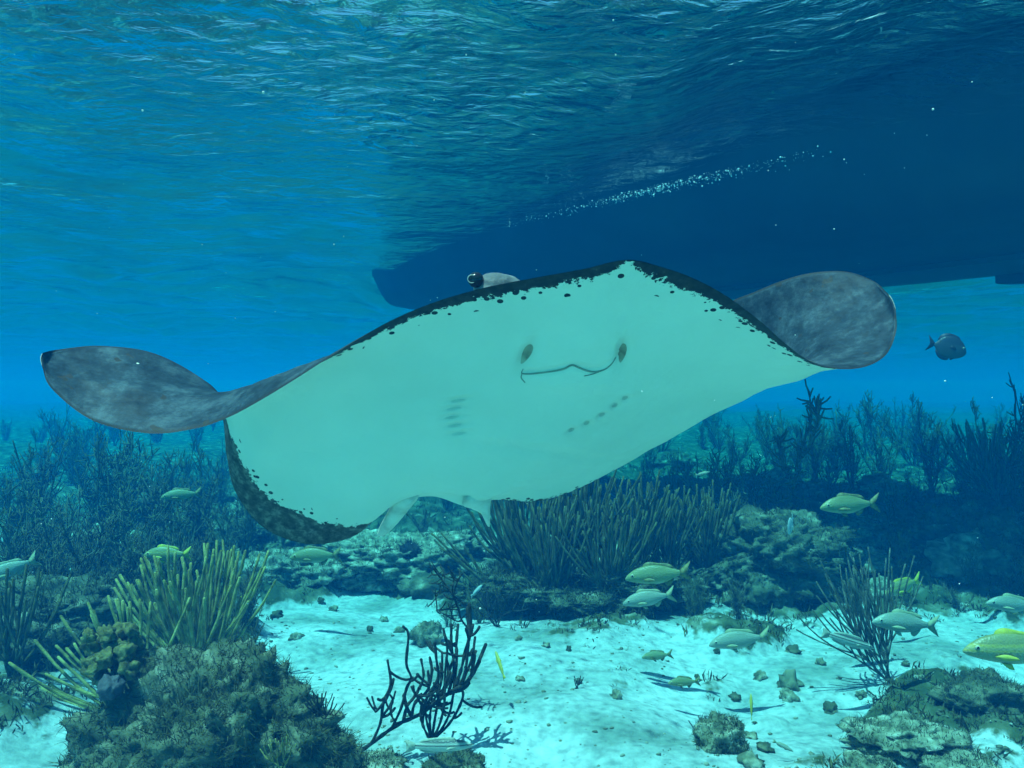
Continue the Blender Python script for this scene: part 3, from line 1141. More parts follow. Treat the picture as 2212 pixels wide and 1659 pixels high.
rock('reef_mound', 'dark reef mound beside the olive sea rod clump', FL(1655, 4.25), (.36, .28, .22), 23, 5, M_ROCK, 8000, .03, .0016, rough=.45, fine=.15)
rock('reef_mound', 'pale topped reef mound below the lone green grunt', FL(1880, 5.1), (.34, .28, .17), 24, 4, M_ROCKP, 3000, .03, .0016, rough=.45, fine=.14)
rock('reef_mound', 'dark hollowed reef mound behind the grey sea fan', FL(2062, 4.6), (.26, .22, .16), 25, 4, M_ROCK, 3500, .03, .0016, rough=.5, fine=.16)
rock('reef_mound', 'dark reef mound behind the rounded stone', FL(2185, 4.3), (.22, .2, .14), 26, 4, M_ROCK, 3500, .03, .0016, rough=.5, fine=.16)
rock('reef_mound', 'weedy reef hump at the foot of the left thicket', FL(95, 3.1), (.30, .22, .12), 27, 4, M_ROCK, 6000, .03, .0016, rough=.45, fine=.15)
rock('reef_mound', 'reef hump under the blue green fish', FL(625, 4.5), (.30, .22, .13), 28, 4, M_ROCKP, 4000, .03, .0016, rough=.45, fine=.15)

# far boulders of the reef: five shapes, many individuals
rng = np.random.RandomState(77)
protos = []
for k in range(5):
    v, f = lump(31 + k * 2.3, 3, (.17, .15, .11), .45, .15)
    me_o = mk('reef_rock', v, f, (M_ROCK, M_ROCK, M_ROCKP, M_ROCK, M_ROCKP)[k])
    protos.append(me_o)
for k in range(120):
    d = rng.uniform(4.1, 10) if k < 50 else rng.uniform(3.9, 5.4)
    px = rng.uniform(-60, 2270) if k < 80 else rng.uniform(1000, 2200)
    o = protos[k] if k < 5 else protos[k % 5].copy()
    if k >= 5:
        COL.objects.link(o)
    o.location = FL(px, d, -.02)
    s = rng.uniform(.5, 1.3) if k < 50 else rng.uniform(.25, .75)
    o.scale = (s, s, s * rng.uniform(.7, 1.2))
    o.rotation_euler = (0, 0, rng.uniform(0, 6.28))
    tag(o, '%s %s algae covered rock in the reef beyond %s' % (size_word(s, .75, 1.05), ('dark', 'dark', 'pale', 'dark', 'pale')[k % 5], near_mark(o.location)), 'rock', 'rocks of the far reef')

# loose stones on the sand
rng = np.random.RandomState(78)
sm = []
for k in range(6):
    v, f = lump(51 + k * 1.9, 2, (.020, .017, .014), .8, .35)
    sm.append(mk('loose_stone', v, f, (M_ROCK, M_ROCKP, M_ROCKP)[k % 3]))
fixed = [(1712, 3.35, 1.5), (1705, 3.0, 1.9), (1640, 3.1, 1.0), (1585, 2.95, .9), (862, 3.75, 1.0), (830, 3.9, .9), (800, 3.7, .8), (1330, 2.75, .8), (1620, 2.55, .9), (1650, 2.42, 1.2), (1622, 2.28, 1.3), (640, 3.5, 1.2), (600, 3.9, 1.4), (720, 4.05, 1.1), (1180, 3.2, .7), (1250, 2.85, .5), (1120, 3.3, .6), (1700, 2.9, 1.2), (1790, 2.8, 1.2), (1770, 3.2, .9)]
for k in range(36):
    if k < len(fixed):
        px, d, s = fixed[k]
    else:
        px, d, s = rng.uniform(500, 2250), rng.uniform(2.25, 4.4), rng.uniform(.25, .8)
        if px < 1500 and rng.rand() < .5:
            px = rng.uniform(1500, 2250)
    o = sm[k] if k < 6 else sm[k % 6].copy()
    if k >= 6:
        COL.objects.link(o)
    o.location = FL(px, d, -.004)
    o.scale = (s, s, s * rng.uniform(.8, 1.5))
    o.rotation_euler = (rng.uniform(-.3, .3), 0, rng.uniform(0, 6.28))
    tag(o, '%s %s loose stone on the sand by %s' % ('tiny' if s < .5 else 'fist sized' if s > 1.05 else 'small', ('brown', 'pale', 'pale')[k % 6 % 3], near_mark(o.location)), 'stone', 'loose stones on the sand')

# ------------------------------------------------------------------ corals
colony('sea_rod', 'bushy yellow sea rod rising behind the shaggy boulder', FL(440, 2.95), 1, .50, (-46, 28), 9, 3, .0074, M_ROD_Y, spread=.20, lin=.10, pull=.5)
colony('sea_rod', 'yellow sea rod leaning away from the shaggy boulder', FL(318, 2.62), 2, .42, (-74, -8), 6, 2, .0066, M_ROD_Y, spread=.24, lin=.13, pull=.45)
colony('sea_rod', 'brown sea rod standing on the weedy reef hump', FL(35, 2.72), 3, .38, (-30, 25), 5, 2, .0064, M_ROD_O, spread=.3, lin=.15)
colony('sea_rod', 'tall olive sea rod in the middle of the reef mound', FL(1255, 3.9, -.10), 4, .56, (-30, 28), 9, 3, .0078, M_ROD_O, spread=.20, lin=.12, pull=.6)
colony('sea_rod', 'olive sea rod at the urchin side of the reef mound', FL(1135, 3.85, -.08), 5, .55, (-32, 15), 8, 3, .0078, M_ROD_O, spread=.22, lin=.12, pull=.6)
colony('sea_rod', 'olive sea rod on the far shoulder of the reef mound', FL(1370, 4.0, -.08), 6, .54, (-18, 28), 8, 3, .0076, M_ROD_O, spread=.22, lin=.12, pull=.6)
colony('sea_rod', 'olive sea rod filling the front of the reef mound', FL(1195, 3.72, -.04), 41, .50, (-26, 22), 7, 3, .0074, M_ROD_O, spread=.22, lin=.11, pull=.6)
colony('sea_rod', 'shorter olive sea rod at the fish side of the mound', FL(1315, 3.74, -.04), 42, .47, (-24, 26), 7, 3, .0074, M_ROD_O, spread=.22, lin=.11, pull=.6)
colony('sea_rod', 'olive sea rod between the mound and the upright clump', FL(1445, 4.1, -.04), 43, .50, (-20, 22), 6, 3, .0074, M_ROD_O, spread=.22, lin=.11, pull=.6)
colony('sea_rod', 'low olive sea rod with branches leaning toward the urchin', FL(1092, 3.85, -.06), 7, .42, (-72, -35), 2, 2, .0068, M_ROD_O, spread=.2, lin=.14, pull=.25)
colony('sea_rod', 'separate upright olive sea rod next to the dark reef mound', FL(1530, 4.2, -.02), 8, .50, (-22, 20), 8, 3, .0078, M_ROD_O, spread=.22, lin=.11, pull=.7)
colony('sea_rod', 'pale sea rod on the reef beyond the grey sea fan', FL(2150, 5.7, -.06), 9, .60, (-48, 20), 8, 3, .0100, M_ROD_P, spread=.24, lin=.13, pull=.45)
colony('sea_fan', 'grey open branched sea fan rising from the rubble', FL(1919, 2.92, -.01), 10, .46, (-62, 4), 7, 3, .0040, M_GREY, spread=.20, lin=.13, pull=.40, wob=.03, depth_jit=.12)
colony('gorgonian', 'thin twiggy gorgonian above the pale topped mound', FL(1925, 4.9, -.1), 12, .36, (-35, 20), 3, 3, .0045, M_ROD_O, spread=.4, lin=.2, wob=.08)
colony('gorgonian', 'small dark gorgonian sprawling at the reef mound edge', FL(1075, 3.55), 13, .20, (-70, 50), 4, 2, .0040, M_GORG, spread=.5, lin=.22, wob=.1)
colony('gorgonian', 'small dark twig coral at the side of the shaggy boulder', P(690, 1560, 2.12), 14, .10, (-20, 60), 4, 2, .0022, M_GORG, spread=.5, lin=.2, wob=.1)
colony('gorgonian', 'small twig coral sprouting from the boulder foot', P(610, 1655, 1.98), 15, .09, (-40, 40), 4, 2, .002, M_ROD_Y, spread=.5, lin=.2, wob=.1)
colony('gorgonian', 'little dark twig standing in the sand by the pale stone', FL(1520, 2.42), 16, .10, (-25, 20), 2, 1, .0018, M_GORG, spread=.4, lin=.3, wob=.1)
colony('gorgonian', 'little dark forked twig in open sand', FL(1205 + 40, 2.8), 17, .06, (-25, 25), 2, 1, .0022, M_GORG, spread=.5, lin=.3, wob=.1)
colony('gorgonian', 'short dark coral twig beside the small striped wrasse rock', FL(1018, 2.27), 18, .07, (-15, 30), 4, 1, .0030, M_GORG, spread=.25, lin=.25, wob=.05)

# black gorgonian, traced limb by limb
def CX(c):
    return 737.3 + c[0] * .4444, 921.6 + c[1] * .4444


limbs = [
    (2.30, 2.36, [(0, 1650), (60, 1600), (120, 1560), (200, 1500), (280, 1445), (380, 1400), (460, 1340), (540, 1285), (600, 1250), (640, 1200), (672, 1140)], 1.5),
    (2.31, 2.30, [(150, 1535), (190, 1440), (205, 1340), (240, 1250), (225, 1135)], 1.1),
    (2.31, 2.28, [(205, 1340), (168, 1385), (160, 1360)], .8),
    (2.32, 2.30, [(240, 1475), (290, 1370), (318, 1270), (340, 1220), (316, 1150), (326, 1010), (300, 970)], 1.0),
    (2.32, 2.36, [(300, 1435), (320, 1360), (350, 1320), (375, 1280), (400, 1215), (388, 1130)], 1.1),
    (2.33, 2.35, [(340, 1415), (360, 1340), (420, 1280), (440, 1190), (430, 1120)], 1.1),
    (2.33, 2.30, [(390, 1395), (420, 1310), (470, 1220), (462, 1130), (455, 1050)], 1.1),
    (2.34, 2.38, [(430, 1360), (470, 1290), (490, 1210), (480, 1150)], 1.0),
    (2.34, 2.36, [(480, 1325), (515, 1220), (520, 1170), (510, 1120)], 1.1),
    (2.35, 2.40, [(520, 1300), (548, 1180), (535, 1060), (535, 960)], 1.1),
    (2.35, 2.33, [(550, 1280), (585, 1170), (605, 1080), (630, 990), (622, 860)], 1.15),
    (2.35, 2.42, [(545, 1285), (560, 1150), (560, 1050), (568, 960)], 1.1),
    (2.36, 2.40, [(580, 1262), (615, 1180), (640, 1120), (655, 1090)], 1.1),
    (2.35, 2.30, [(565, 1272), (600, 1200), (612, 1120), (618, 1040), (605, 980)], 1.0),
    (2.36, 2.34, [(500, 1310), (505, 1190), (515, 1080), (500, 1010)], .9),
    (2.33, 2.28, [(420, 1370), (400, 1330), (360, 1300), (350, 1260)], .9),
    (2.31, 2.26, [(270, 1450), (240, 1390), (250, 1330), (235, 1300)], .8),
]
limbs2 = [
    (2.34, 2.32, [(430, 1520), (400, 1460), (385, 1400), (395, 1330)], 1.0),
    (2.34, 2.36, [(435, 1520), (430, 1420), (440, 1330), (425, 1260), (445, 1180)], 1.0),
    (2.34, 2.40, [(440, 1520), (455, 1420), (470, 1330), (470, 1250), (490, 1160)], 1.0),
    (2.34, 2.30, [(445, 1520), (480, 1440), (500, 1350), (505, 1270), (530, 1190)], 1.0),
    (2.34, 2.38, [(450, 1520), (500, 1450), (530, 1380), (545, 1300), (570, 1220)], 1.0),
    (2.34, 2.36, [(455, 1515), (520, 1450), (565, 1380), (592, 1310), (585, 1265)], 1.0),
    (2.34, 2.33, [(438, 1520), (415, 1430), (410, 1360), (420, 1300)], .9),
]
limbs3 = [
    (2.62, 2.60, [(640, 1010), (585, 940), (570, 890), (545, 825), (500, 760), (450, 690)], .8),
    (2.60, 2.56, [(545, 825), (562, 760), (588, 715)], .6),
    (2.60, 2.62, [(570, 890), (515, 888), (465, 893), (480, 910)], .6),
    (2.60, 2.60, [(520, 785), (470, 765), (425, 760)], .55),
    (2.60, 2.55, [(560, 870), (540, 800), (545, 740), (520, 680)], .6),
    (2.60, 2.66, [(500, 760), (500, 715), (480, 670)], .5),
    (2.60, 2.64, [(530, 800), (500, 800), (455, 810), (440, 790)], .5),
    (2.60, 2.60, [(590, 945), (560, 945), (505, 915)], .55),
    (2.60, 2.52, [(470, 720), (440, 720), (420, 735)], .45),
]


def traced(name, label, L, base, seed, m):
    rng = np.random.RandomState(seed)
    root = empty(name, base)
    for d0, d1, pts, k in L:
        q = np.array([CX(c) for c in pts])
        n = max(8, len(pts) * 4)
        q = catmull(q, np.linspace(0, len(pts) - 1, n))
        d = np.linspace(d0, d1, n) + .006 * pn(np.stack([np.arange(n) * .4, np.full(n, seed), q[:, 0] * .02], -1))
        w = Pn(np.concatenate([q, d[:, None]], 1)) - np.array(base)
        r = .0043 * k * (1 + .12 * rng.normal(size=n)) * np.linspace(1, .85, n)
        lst = [(w, r)]
        for j in range(rng.randint(2, 5)):
            i = rng.randint(n // 3, n - 3)
            dd = unit(w[i + 1] - w[i] + rng.normal(size=3) * .55)
            z, _ = path(rng, w[i], dd, rng.uniform(.03, .085), 5, .9, .08)
            lst.append((z, np.full(6, .0037 * k)))
        v, f = tubes(lst, 7)
        mk('branch', v, f, m, root)
    tag(root, label, 'coral')
    return root


traced('gorgonian', 'black branching gorgonian leaning over the white sand', limbs, P(*CX((0, 1650)), 2.30), 5, M_GORG)
traced('gorgonian', 'upright clump of dark fingers behind the leaning black gorgonian', limbs2, P(*CX((430, 1520)), 2.34), 6, M_GORG)
traced('gorgonian', 'finely twigged black gorgonian above the dark finger clump', limbs3, P(*CX((640, 1010)), 2.62), 7, M_GORG)

# bushy gorgonians: eight shapes, each plant its own object
bush = []
for k in range(8):
    m = (M_BUSH, M_BUSH2)[k % 2]
    v, f = bush_mesh(100 + k, .62, (.30, .42, .22, .36, .28, .46, .34, .40)[k], (80, 110, 70, 90, 100, 120, 90, 100)[k], .0052, m)
    bush.append(mk('gorgonian_bush', v, f, m))
rng = np.random.RandomState(31)
spots = []
for (px, d, s) in ((30, 4.6, 1.05), (75, 5.2, 1.15), (110, 3.9, .85), (150, 4.6, .9), (215, 5.0, 1.1), (265, 4.4, 1.0), (290, 5.4, 1.25), (330, 4.8, 1.05), (385, 4.3, .75), (430, 5.0, .85), (20, 3.6, .8), (190, 3.7, .75), (300, 3.6, .65), (460, 4.2, .6), (520, 4.9, .7), (90, 3.3, .6)):
    spots.append((px, d, s, 'bushy gorgonian in the thicket behind the yellow sea rods', 'gorgonians of the thicket behind the yellow sea rods'))
for k in range(52):
    near_ = k % 2
    spots.append((rng.uniform(-80, 540), rng.uniform(3.25, 4.6) if near_ else rng.uniform(4.2, 8), rng.uniform(.4, .7) if near_ else rng.uniform(.7, 1.2), 'bushy gorgonian in the thicket behind the yellow sea rods', 'gorgonians of the thicket behind the yellow sea rods'))
for (px, d, s) in ((1560, 5.0, 1.15), (1630, 5.2, 1.05), (1500, 5.6, 1.0), (1690, 4.9, .85), (1590, 4.7, .85), (1440, 5.6, .95)):
    spots.append((px, d, s, 'bushy gorgonian behind the upright olive sea rod', 'gorgonians behind the olive sea rods'))
for (px, d, s) in ((1840, 7.2, 1.3), (1900, 8, 1.5), (2010, 7, 1.35), (2090, 6.6, 1.3), (2190, 5.6, 1.5), (2225, 5.0, 1.1), (2140, 7.5, 1.6), (1980, 6.2, .9), (1790, 6.5, 1.0), (2060, 5.4, .7), (1760, 7.8, 1.4)):
    spots.append((px, d, s, 'dim bushy gorgonian in the boat shadow', 'gorgonians in the boat shadow'))
for k in range(22):
    spots.append((rng.uniform(1650, 2300), rng.uniform(8, 14), rng.uniform(.8, 1.9), 'dim bushy gorgonian in the boat shadow', 'gorgonians in the boat shadow'))
for k in range(60):
    spots.append((rng.uniform(-150, 1900), rng.uniform(8.5, 15), rng.uniform(.9, 1.5), 'bushy gorgonian of the hazy far reef', 'gorgonians of the hazy far reef'))
for k in range(12):
    spots.append((rng.uniform(560, 1500), rng.uniform(6.0, 10), rng.uniform(.5, .85), 'bushy gorgonian on the far reef under the stingray', 'gorgonians under the stingray'))
for k in range(46):
    spots.append((rng.uniform(960, 1760), rng.uniform(3.65, 4.9), rng.uniform(.18, .38), 'bushy gorgonian at the foot of the olive sea rods', 'small gorgonians round the olive sea rods'))
for k in range(26):
    spots.append((rng.uniform(1760, 2260), rng.uniform(3.7, 5.4), rng.uniform(.2, .45), 'bushy gorgonian behind the grey sea fan', 'small gorgonians behind the grey sea fan'))
for k in range(26):
    spots.append((rng.uniform(-60, 400), rng.uniform(2.75, 3.7), rng.uniform(.22, .45), 'bushy gorgonian round the weedy reef hump', 'small gorgonians round the weedy hump'))
for k in range(10):
    spots.append((rng.uniform(560, 960), rng.uniform(4.3, 5.6), rng.uniform(.2, .4), 'bushy gorgonian round the urchin mound', 'small gorgonians round the urchin mound'))
for k, (px, d, s, lb, gp) in enumerate(spots):
    o = bush[k] if k < 8 else bush[k % 8].copy()
    if k >= 8:
        COL.objects.link(o)
    o.location = FL(px, d, .01)
    if d > 6:
        s *= .78
    o.scale = (s, s, s * rng.uniform(.9, 1.1))
    o.rotation_euler = (0, 0, rng.uniform(0, 6.28))
    tag(o, '%s %s %s%s' % ('low' if s < .7 else 'tall' if s > 1.1 else 'knee high', ('green', 'brown')[k % 2], lb, '' if d < 5 else ', far off'), 'coral', gp)

# tall sea plume
rng = np.random.RandomState(9)
pb = FL(1700, 4.75, 0)
lst = []
for pts in ([(1705, 1200, 4.75), (1700, 1100, 4.75), (1715, 1050, 4.7), (1722, 1000, 4.7), (1738, 950, 4.7), (1752, 900, 4.68), (1748, 845, 4.65)],
            [(1715, 1050, 4.7), (1690, 1000, 4.75), (1680, 940, 4.8)], [(1722, 1000, 4.7), (1745, 970, 4.65), (1768, 905, 4.6), (1762, 870, 4.6)]):
    q = catmull(np.array(pts, float), np.linspace(0, len(pts) - 1, 30))
    w = Pn(q) - np.array(pb)
    lst.append((w, np.linspace(.010, .005, 30)))
    for i in range(4, 29):
        for s in range(2):
            z, _ = path(rng, w[i], rng.normal(size=3) + np.array([0, 0, .5]), rng.uniform(.03, .11), 3, .5, .1)
            lst.append((z, np.linspace(.0065, .0045, 4)))
v, f = tubes(lst, 5)
o = mk('sea_plume', v, f, M_ROD_O)
o.location = pb
tag(o, 'tall crooked sea plume rising above the dark reef mound', 'coral')

# black urchin
rng = np.random.RandomState(8)
ub = P(886, 1192, 4.45)
root = empty('sea_urchin', ub)
v, f = lump(9.1, 3, (.058, .055, .05), .1, .05)
mk('test', v, f, M_DARK, root)
iv = ICO[3][0]
lst = []
for i in rng.choice(len(iv), 170, replace=False):
    d = iv[i]
    if d[2] < -.4:
        continue
    p = d * .045
    lst.append((np.array([p, p + d * rng.uniform(.02, .045)]), np.array([.0022, .0008])))
v, f = tubes(lst, 4)
mk('spines', v, f, M_DARK, root, kind='stuff')
tag(root, 'black spiny sea urchin on the low pale reef mound', 'urchin')

# ------------------------------------------------------------------ turf and grit as stuff
rng = np.random.RandomState(61)
n = 26000
d = 2.0 + 7.5 * rng.rand(n) ** 1.4
px = rng.uniform(-150, 2360, n)
x = (px - 1106) / F_PX * d
rf = reef(x, d)
keep = rng.rand(n) < np.clip(rf * 1.25 - .15, 0, 1)
x, d = x[keep], d[keep]
z = gz(x, d)
nb = 7
cx_ = np.repeat(x, nb) + rng.normal(size=len(x) * nb) * .012
cy_ = np.repeat(d, nb) + rng.normal(size=len(x) * nb) * .012
cz_ = np.repeat(z, nb)
size = np.repeat((.012 + .045 * rng.rand(len(x)) ** 2.2) * (.7 + .06 * d), nb)
p = np.stack([cx_, cy_, cz_ - .004], -1)
N = len(p)
dr = rng.normal(size=(N, 3)) * .55 + np.array([0, 0, 1.0])
dr /= np.linalg.norm(dr, axis=1)[:, None]
sd = np.cross(dr, rng.normal(size=(N, 3)))
sd /= np.linalg.norm(sd, axis=1)[:, None]
wd = (size * .05 + .0010)[:, None]
L = (size * (.6 + .7 * rng.rand(N)))[:, None]
V = np.stack([p - sd * wd * .5, p + sd * wd * .5, p + dr * L * .6 - sd * wd, p + dr * L * .6 + sd * wd, p + dr * L + rng.normal(size=(N, 3)) * L * .15], 1).reshape(-1, 3)
k = (np.arange(N) * 5)[:, None]
F = np.concatenate([k + np.array([[0, 1, 3]]), k + np.array([[0, 3, 2]]), k + np.array([[2, 3, 4]])])
o = mk('reef_turf', V, F, M_TURF2, smooth=False, kind='stuff')
tag(o, 'short brown green algae turf covering the reef floor', 'algae')

n = 9000
d = 2.0 + 3.6 * rng.rand(n) ** 1.2
px = rng.uniform(-100, 2320, n)
x = (px - 1106) / F_PX * d
rf = reef(x, d)
pat = np.clip(pn2(x, d, 2.1, 3.9) * 1.6 + .15 + rf * .8, .03, 1)
keep = rng.rand(n) < pat
x, d = x[keep], d[keep]
z = gz(x, d)
iv, if_ = ICO[1]
iv, if_ = ico(0)
n = len(x)
sz = (.0015 + .007 * rng.rand(n) ** 5)
V = iv[None] * (sz[:, None, None] * (1 + .35 * rng.normal(size=(n, 12, 1)))) * np.array([1.2, 1, .7]) + np.stack([x, d, z + sz * .3], -1)[:, None, :]
F = (if_[None] + (np.arange(n) * 12)[:, None, None]).reshape(-1, 3)
o = mk('coral_rubble', V.reshape(-1, 3), F, mat('rubble', [(.06, .06, .035), (.20, .19, .13), (.45, .43, .35)], 9, .95, contrast=(.3, .7)), kind='stuff')
tag(o, 'fine coral rubble and grit strewn over the sand', 'rubble')

# ------------------------------------------------------------------ fish
def fin(outline, th):
    """thin plate, thicker along its root, from an (x, z) outline"""
    A = np.array(outline, float)
    n = len(A)
    c = A.mean(0)
    v = [(a[0], th, a[1]) for a in A] + [(a[0], -th, a[1]) for a in A] + [(c[0], th * 1.8, c[1]), (c[0], -th * 1.8, c[1])]
    f = []
    for i in range(n):
        j = (i + 1) % n
        f += [(i, j, 2 * n), (n + j, n + i, 2 * n + 1), (i, n + i, n + j, j)]
    return np.array(v), f


def smooth_outline(pts, n=5):
    A = np.array(pts, float)
    return catmull(A, np.linspace(0, len(A) - 1, (len(A) - 1) * n + 1))


SHAPES = {
    'grunt': dict(x=[.5, .475, .43, .36, .28, .18, .08, -.02, -.12, -.20, -.27, -.33],
                  top=[.005, .035, .072, .115, .145, .165, .168, .158, .130, .095, .062, .045],
                  bot=[-.012, -.030, -.048, -.070, -.090, -.110, -.122, -.122, -.102, -.072, -.046, -.036],
                  wid=[.006, .026, .043, .058, .068, .074, .073, .066, .052, .036, .022, .012],
                  tail=[(-.315, .0), (-.33, .042), (-.38, .085), (-.45, .135), (-.5, .165), (-.475, .10), (-.435, .045), (-.415, .0), (-.435, -.045), (-.475, -.095), (-.5, -.155), (-.45, -.125), (-.38, -.078), (-.33, -.036)],
                  dorsal=[(.22, .150), (.19, .195), (.13, .215), (.06, .205), (-.02, .185), (-.08, .175), (-.15, .165), (-.21, .135), (-.24, .085), (-.12, .118), (0, .15), (.12, .155)],
                  anal=[(-.08, -.105), (-.10, -.155), (-.14, -.17), (-.19, -.13), (-.23, -.06), (-.15, -.08)],
                  pelv=[(.16, -.105), (.10, -.165), (.05, -.175), (.07, -.12)], pect=[(.24, -.03), (.16, -.005), (.08, -.02), (.06, -.045), (.14, -.06), (.22, -.05)], eye=(.385, .045, .024)),
    'wrasse': dict(x=[.5, .47, .42, .34, .25, .13, 0, -.12, -.22, -.30, -.36],
                   top=[.0, .020, .042, .066, .082, .090, .090, .082, .066, .050, .040],
                   bot=[-.008, -.022, -.040, -.060, -.075, -.083, -.083, -.075, -.060, -.045, -.036],
                   wid=[.005, .020, .036, .050, .056, .058, .055, .048, .036, .024, .012],
                   tail=[(-.345, 0), (-.36, .042), (-.42, .072), (-.5, .090), (-.49, .045), (-.485, 0), (-.49, -.045), (-.5, -.085), (-.42, -.068), (-.36, -.038)],
                   dorsal=[(.24, .078), (.20, .112), (.05, .120), (-.12, .112), (-.24, .092), (-.29, .060), (-.1, .078), (.1, .085)],
                   anal=[(-.02, -.078), (-.05, -.105), (-.16, -.098), (-.26, -.076), (-.29, -.05), (-.15, -.065)],
                   pelv=[(.20, -.075), (.14, -.108), (.10, -.11), (.12, -.08)], pect=[(.24, -.01), (.17, .01), (.12, 0), (.11, -.02), (.16, -.03), (.22, -.025)], eye=(.39, .025, .016)),
    'tang': dict(x=[.46, .44, .40, .34, .25, .13, 0, -.12, -.22, -.28, -.32],
                 top=[-.03, .03, .10, .18, .25, .29, .295, .26, .17, .08, .04],
                 bot=[-.06, -.11, -.16, -.205, -.25, -.28, -.285, -.25, -.165, -.08, -.04],
                 wid=[.008, .025, .042, .055, .066, .070, .066, .055, .038, .022, .012],
                 tail=[(-.31, 0), (-.33, .05), (-.40, .12), (-.5, .20), (-.46, .10), (-.43, 0), (-.46, -.10), (-.5, -.20), (-.40, -.12), (-.33, -.05)],
                 dorsal=[(.26, .24), (.20, .31), (.05, .355), (-.10, .345), (-.22, .27), (-.27, .13), (-.12, .23), (.08, .27)],
                 anal=[(.10, -.26), (.05, -.33), (-.08, -.335), (-.2, -.26), (-.27, -.12), (-.12, -.22)],
                 pelv=[(.22, -.23), (.16, -.30), (.12, -.30), (.13, -.25)], pect=[(.20, -.02), (.12, .05), (.04, .04), (.04, -.02), (.10, -.05), (.18, -.05)], eye=(.36, .06, .026)),
}


def fish_mat(name, back, side, belly, stripe=None, rough=.42):
    m = bpy.data.materials.new(name)
    m.use_nodes = True
    nt, b = nodes_of(m)
    L = nt.links.new
    b.inputs['Roughness'].default_value = rough
    b.inputs['Specular IOR Level'].default_value = .4
    tc = nt.nodes.new('ShaderNodeTexCoord')
    sp = nt.nodes.new('ShaderNodeSeparateXYZ')
    L(tc.outputs['Object'], sp.inputs[0])
    ma = nt.nodes.new('ShaderNodeMath')
    ma.operation = 'MULTIPLY_ADD'
    ma.inputs[1].default_value = 3.0
    ma.inputs[2].default_value = .5
    L(sp.outputs['Z'], ma.inputs[0])
    r = nt.nodes.new('ShaderNodeValToRGB')
    e = r.color_ramp.elements
    st = [(.10, belly), (.30, side), (.70, side), (.92, back)]
    if stripe:
        st = [(.10, belly), (.30, side), (.50, side), (.55, stripe), (.60, side), (.70, stripe), (.76, back)]
    while len(e) < len(st):
        e.new(.5)
    for k, (p_, c_) in enumerate(st):
        e[k].position = p_
        e[k].color = (*c_, 1)
    L(ma.outputs[0], r.inputs[0])
    n = nt.nodes.new('ShaderNodeTexVoronoi')
    n.inputs['Scale'].default_value = 46
    L(tc.outputs['Object'], n.inputs['Vector'])
    mx = nt.nodes.new('ShaderNodeMix')
    mx.data_type = 'RGBA'
    mx.blend_type = 'MULTIPLY'
    mx.inputs[0].default_value = .35
    L(r.outputs[0], mx.inputs[6])
    L(n.outputs['Distance'], mx.inputs[7])
    gm = nt.nodes.new('ShaderNodeMix')
    gm.data_type = 'RGBA'
    gm.inputs[0].default_value = .6
    L(mx.outputs[2], gm.inputs[6])
    L(r.outputs[0], gm.inputs[7])
    L(gm.outputs[2], b.inputs['Base Color'])
    bp = nt.nodes.new('ShaderNodeBump')
    bp.inputs['Strength'].default_value = .25
    bp.inputs['Distance'].default_value = .004
    L(n.outputs['Distance'], bp.inputs['Height'])
    L(bp.outputs['Normal'], b.inputs['Normal'])
    return m


M_EYE = mat('fish_eye', [(.45, .42, .30), (.6, .56, .42)], 10, .2, spec=.5)
M_PUPIL = mat('fish_pupil', [(.005, .005, .005), (.01, .01, .01)], 10, .1, spec=.6)
FM = {
    'yellow': (fish_mat('yellow_grunt', (.24, .24, .10), (.34, .33, .17), (.42, .40, .24), (.44, .38, .09)), mat('yellow_fin', [(.42, .36, .04), (.55, .46, .06)], 20, .5)),
    'pale': (fish_mat('pale_grunt', (.24, .26, .20), (.34, .35, .28), (.46, .45, .38)), mat('pale_fin', [(.26, .27, .18), (.38, .36, .20)], 20, .5)),
    'green': (fish_mat('green_grunt', (.16, .19, .08), (.26, .28, .13), (.42, .42, .28)), mat('dusky_fin', [(.10, .10, .05), (.24, .22, .08)], 20, .5)),
    'dark': (fish_mat('dark_tang', (.02, .03, .05), (.035, .045, .055), (.04, .05, .055)), mat('dark_fin', [(.015, .02, .035), (.03, .035, .05)], 20, .5)),
    'striped': (fish_mat('striped_wrasse', (.16, .17, .14), (.52, .52, .45), (.62, .60, .52), (.03, .035, .04)), mat('wrasse_fin', [(.30, .30, .24), (.45, .44, .36)], 20, .5)),
    'white': (fish_mat('white_fish', (.40, .42, .45), (.62, .62, .62), (.7, .7, .68)), mat('white_fin', [(.5, .5, .5), (.6, .6, .6)], 20, .5)),
    'gold': (fish_mat('gold_fish', (.45, .38, .05), (.55, .46, .06), (.6, .52, .12)), mat('gold_fin', [(.5, .42, .04), (.6, .5, .06)], 20, .5)),
}
_fish = {}


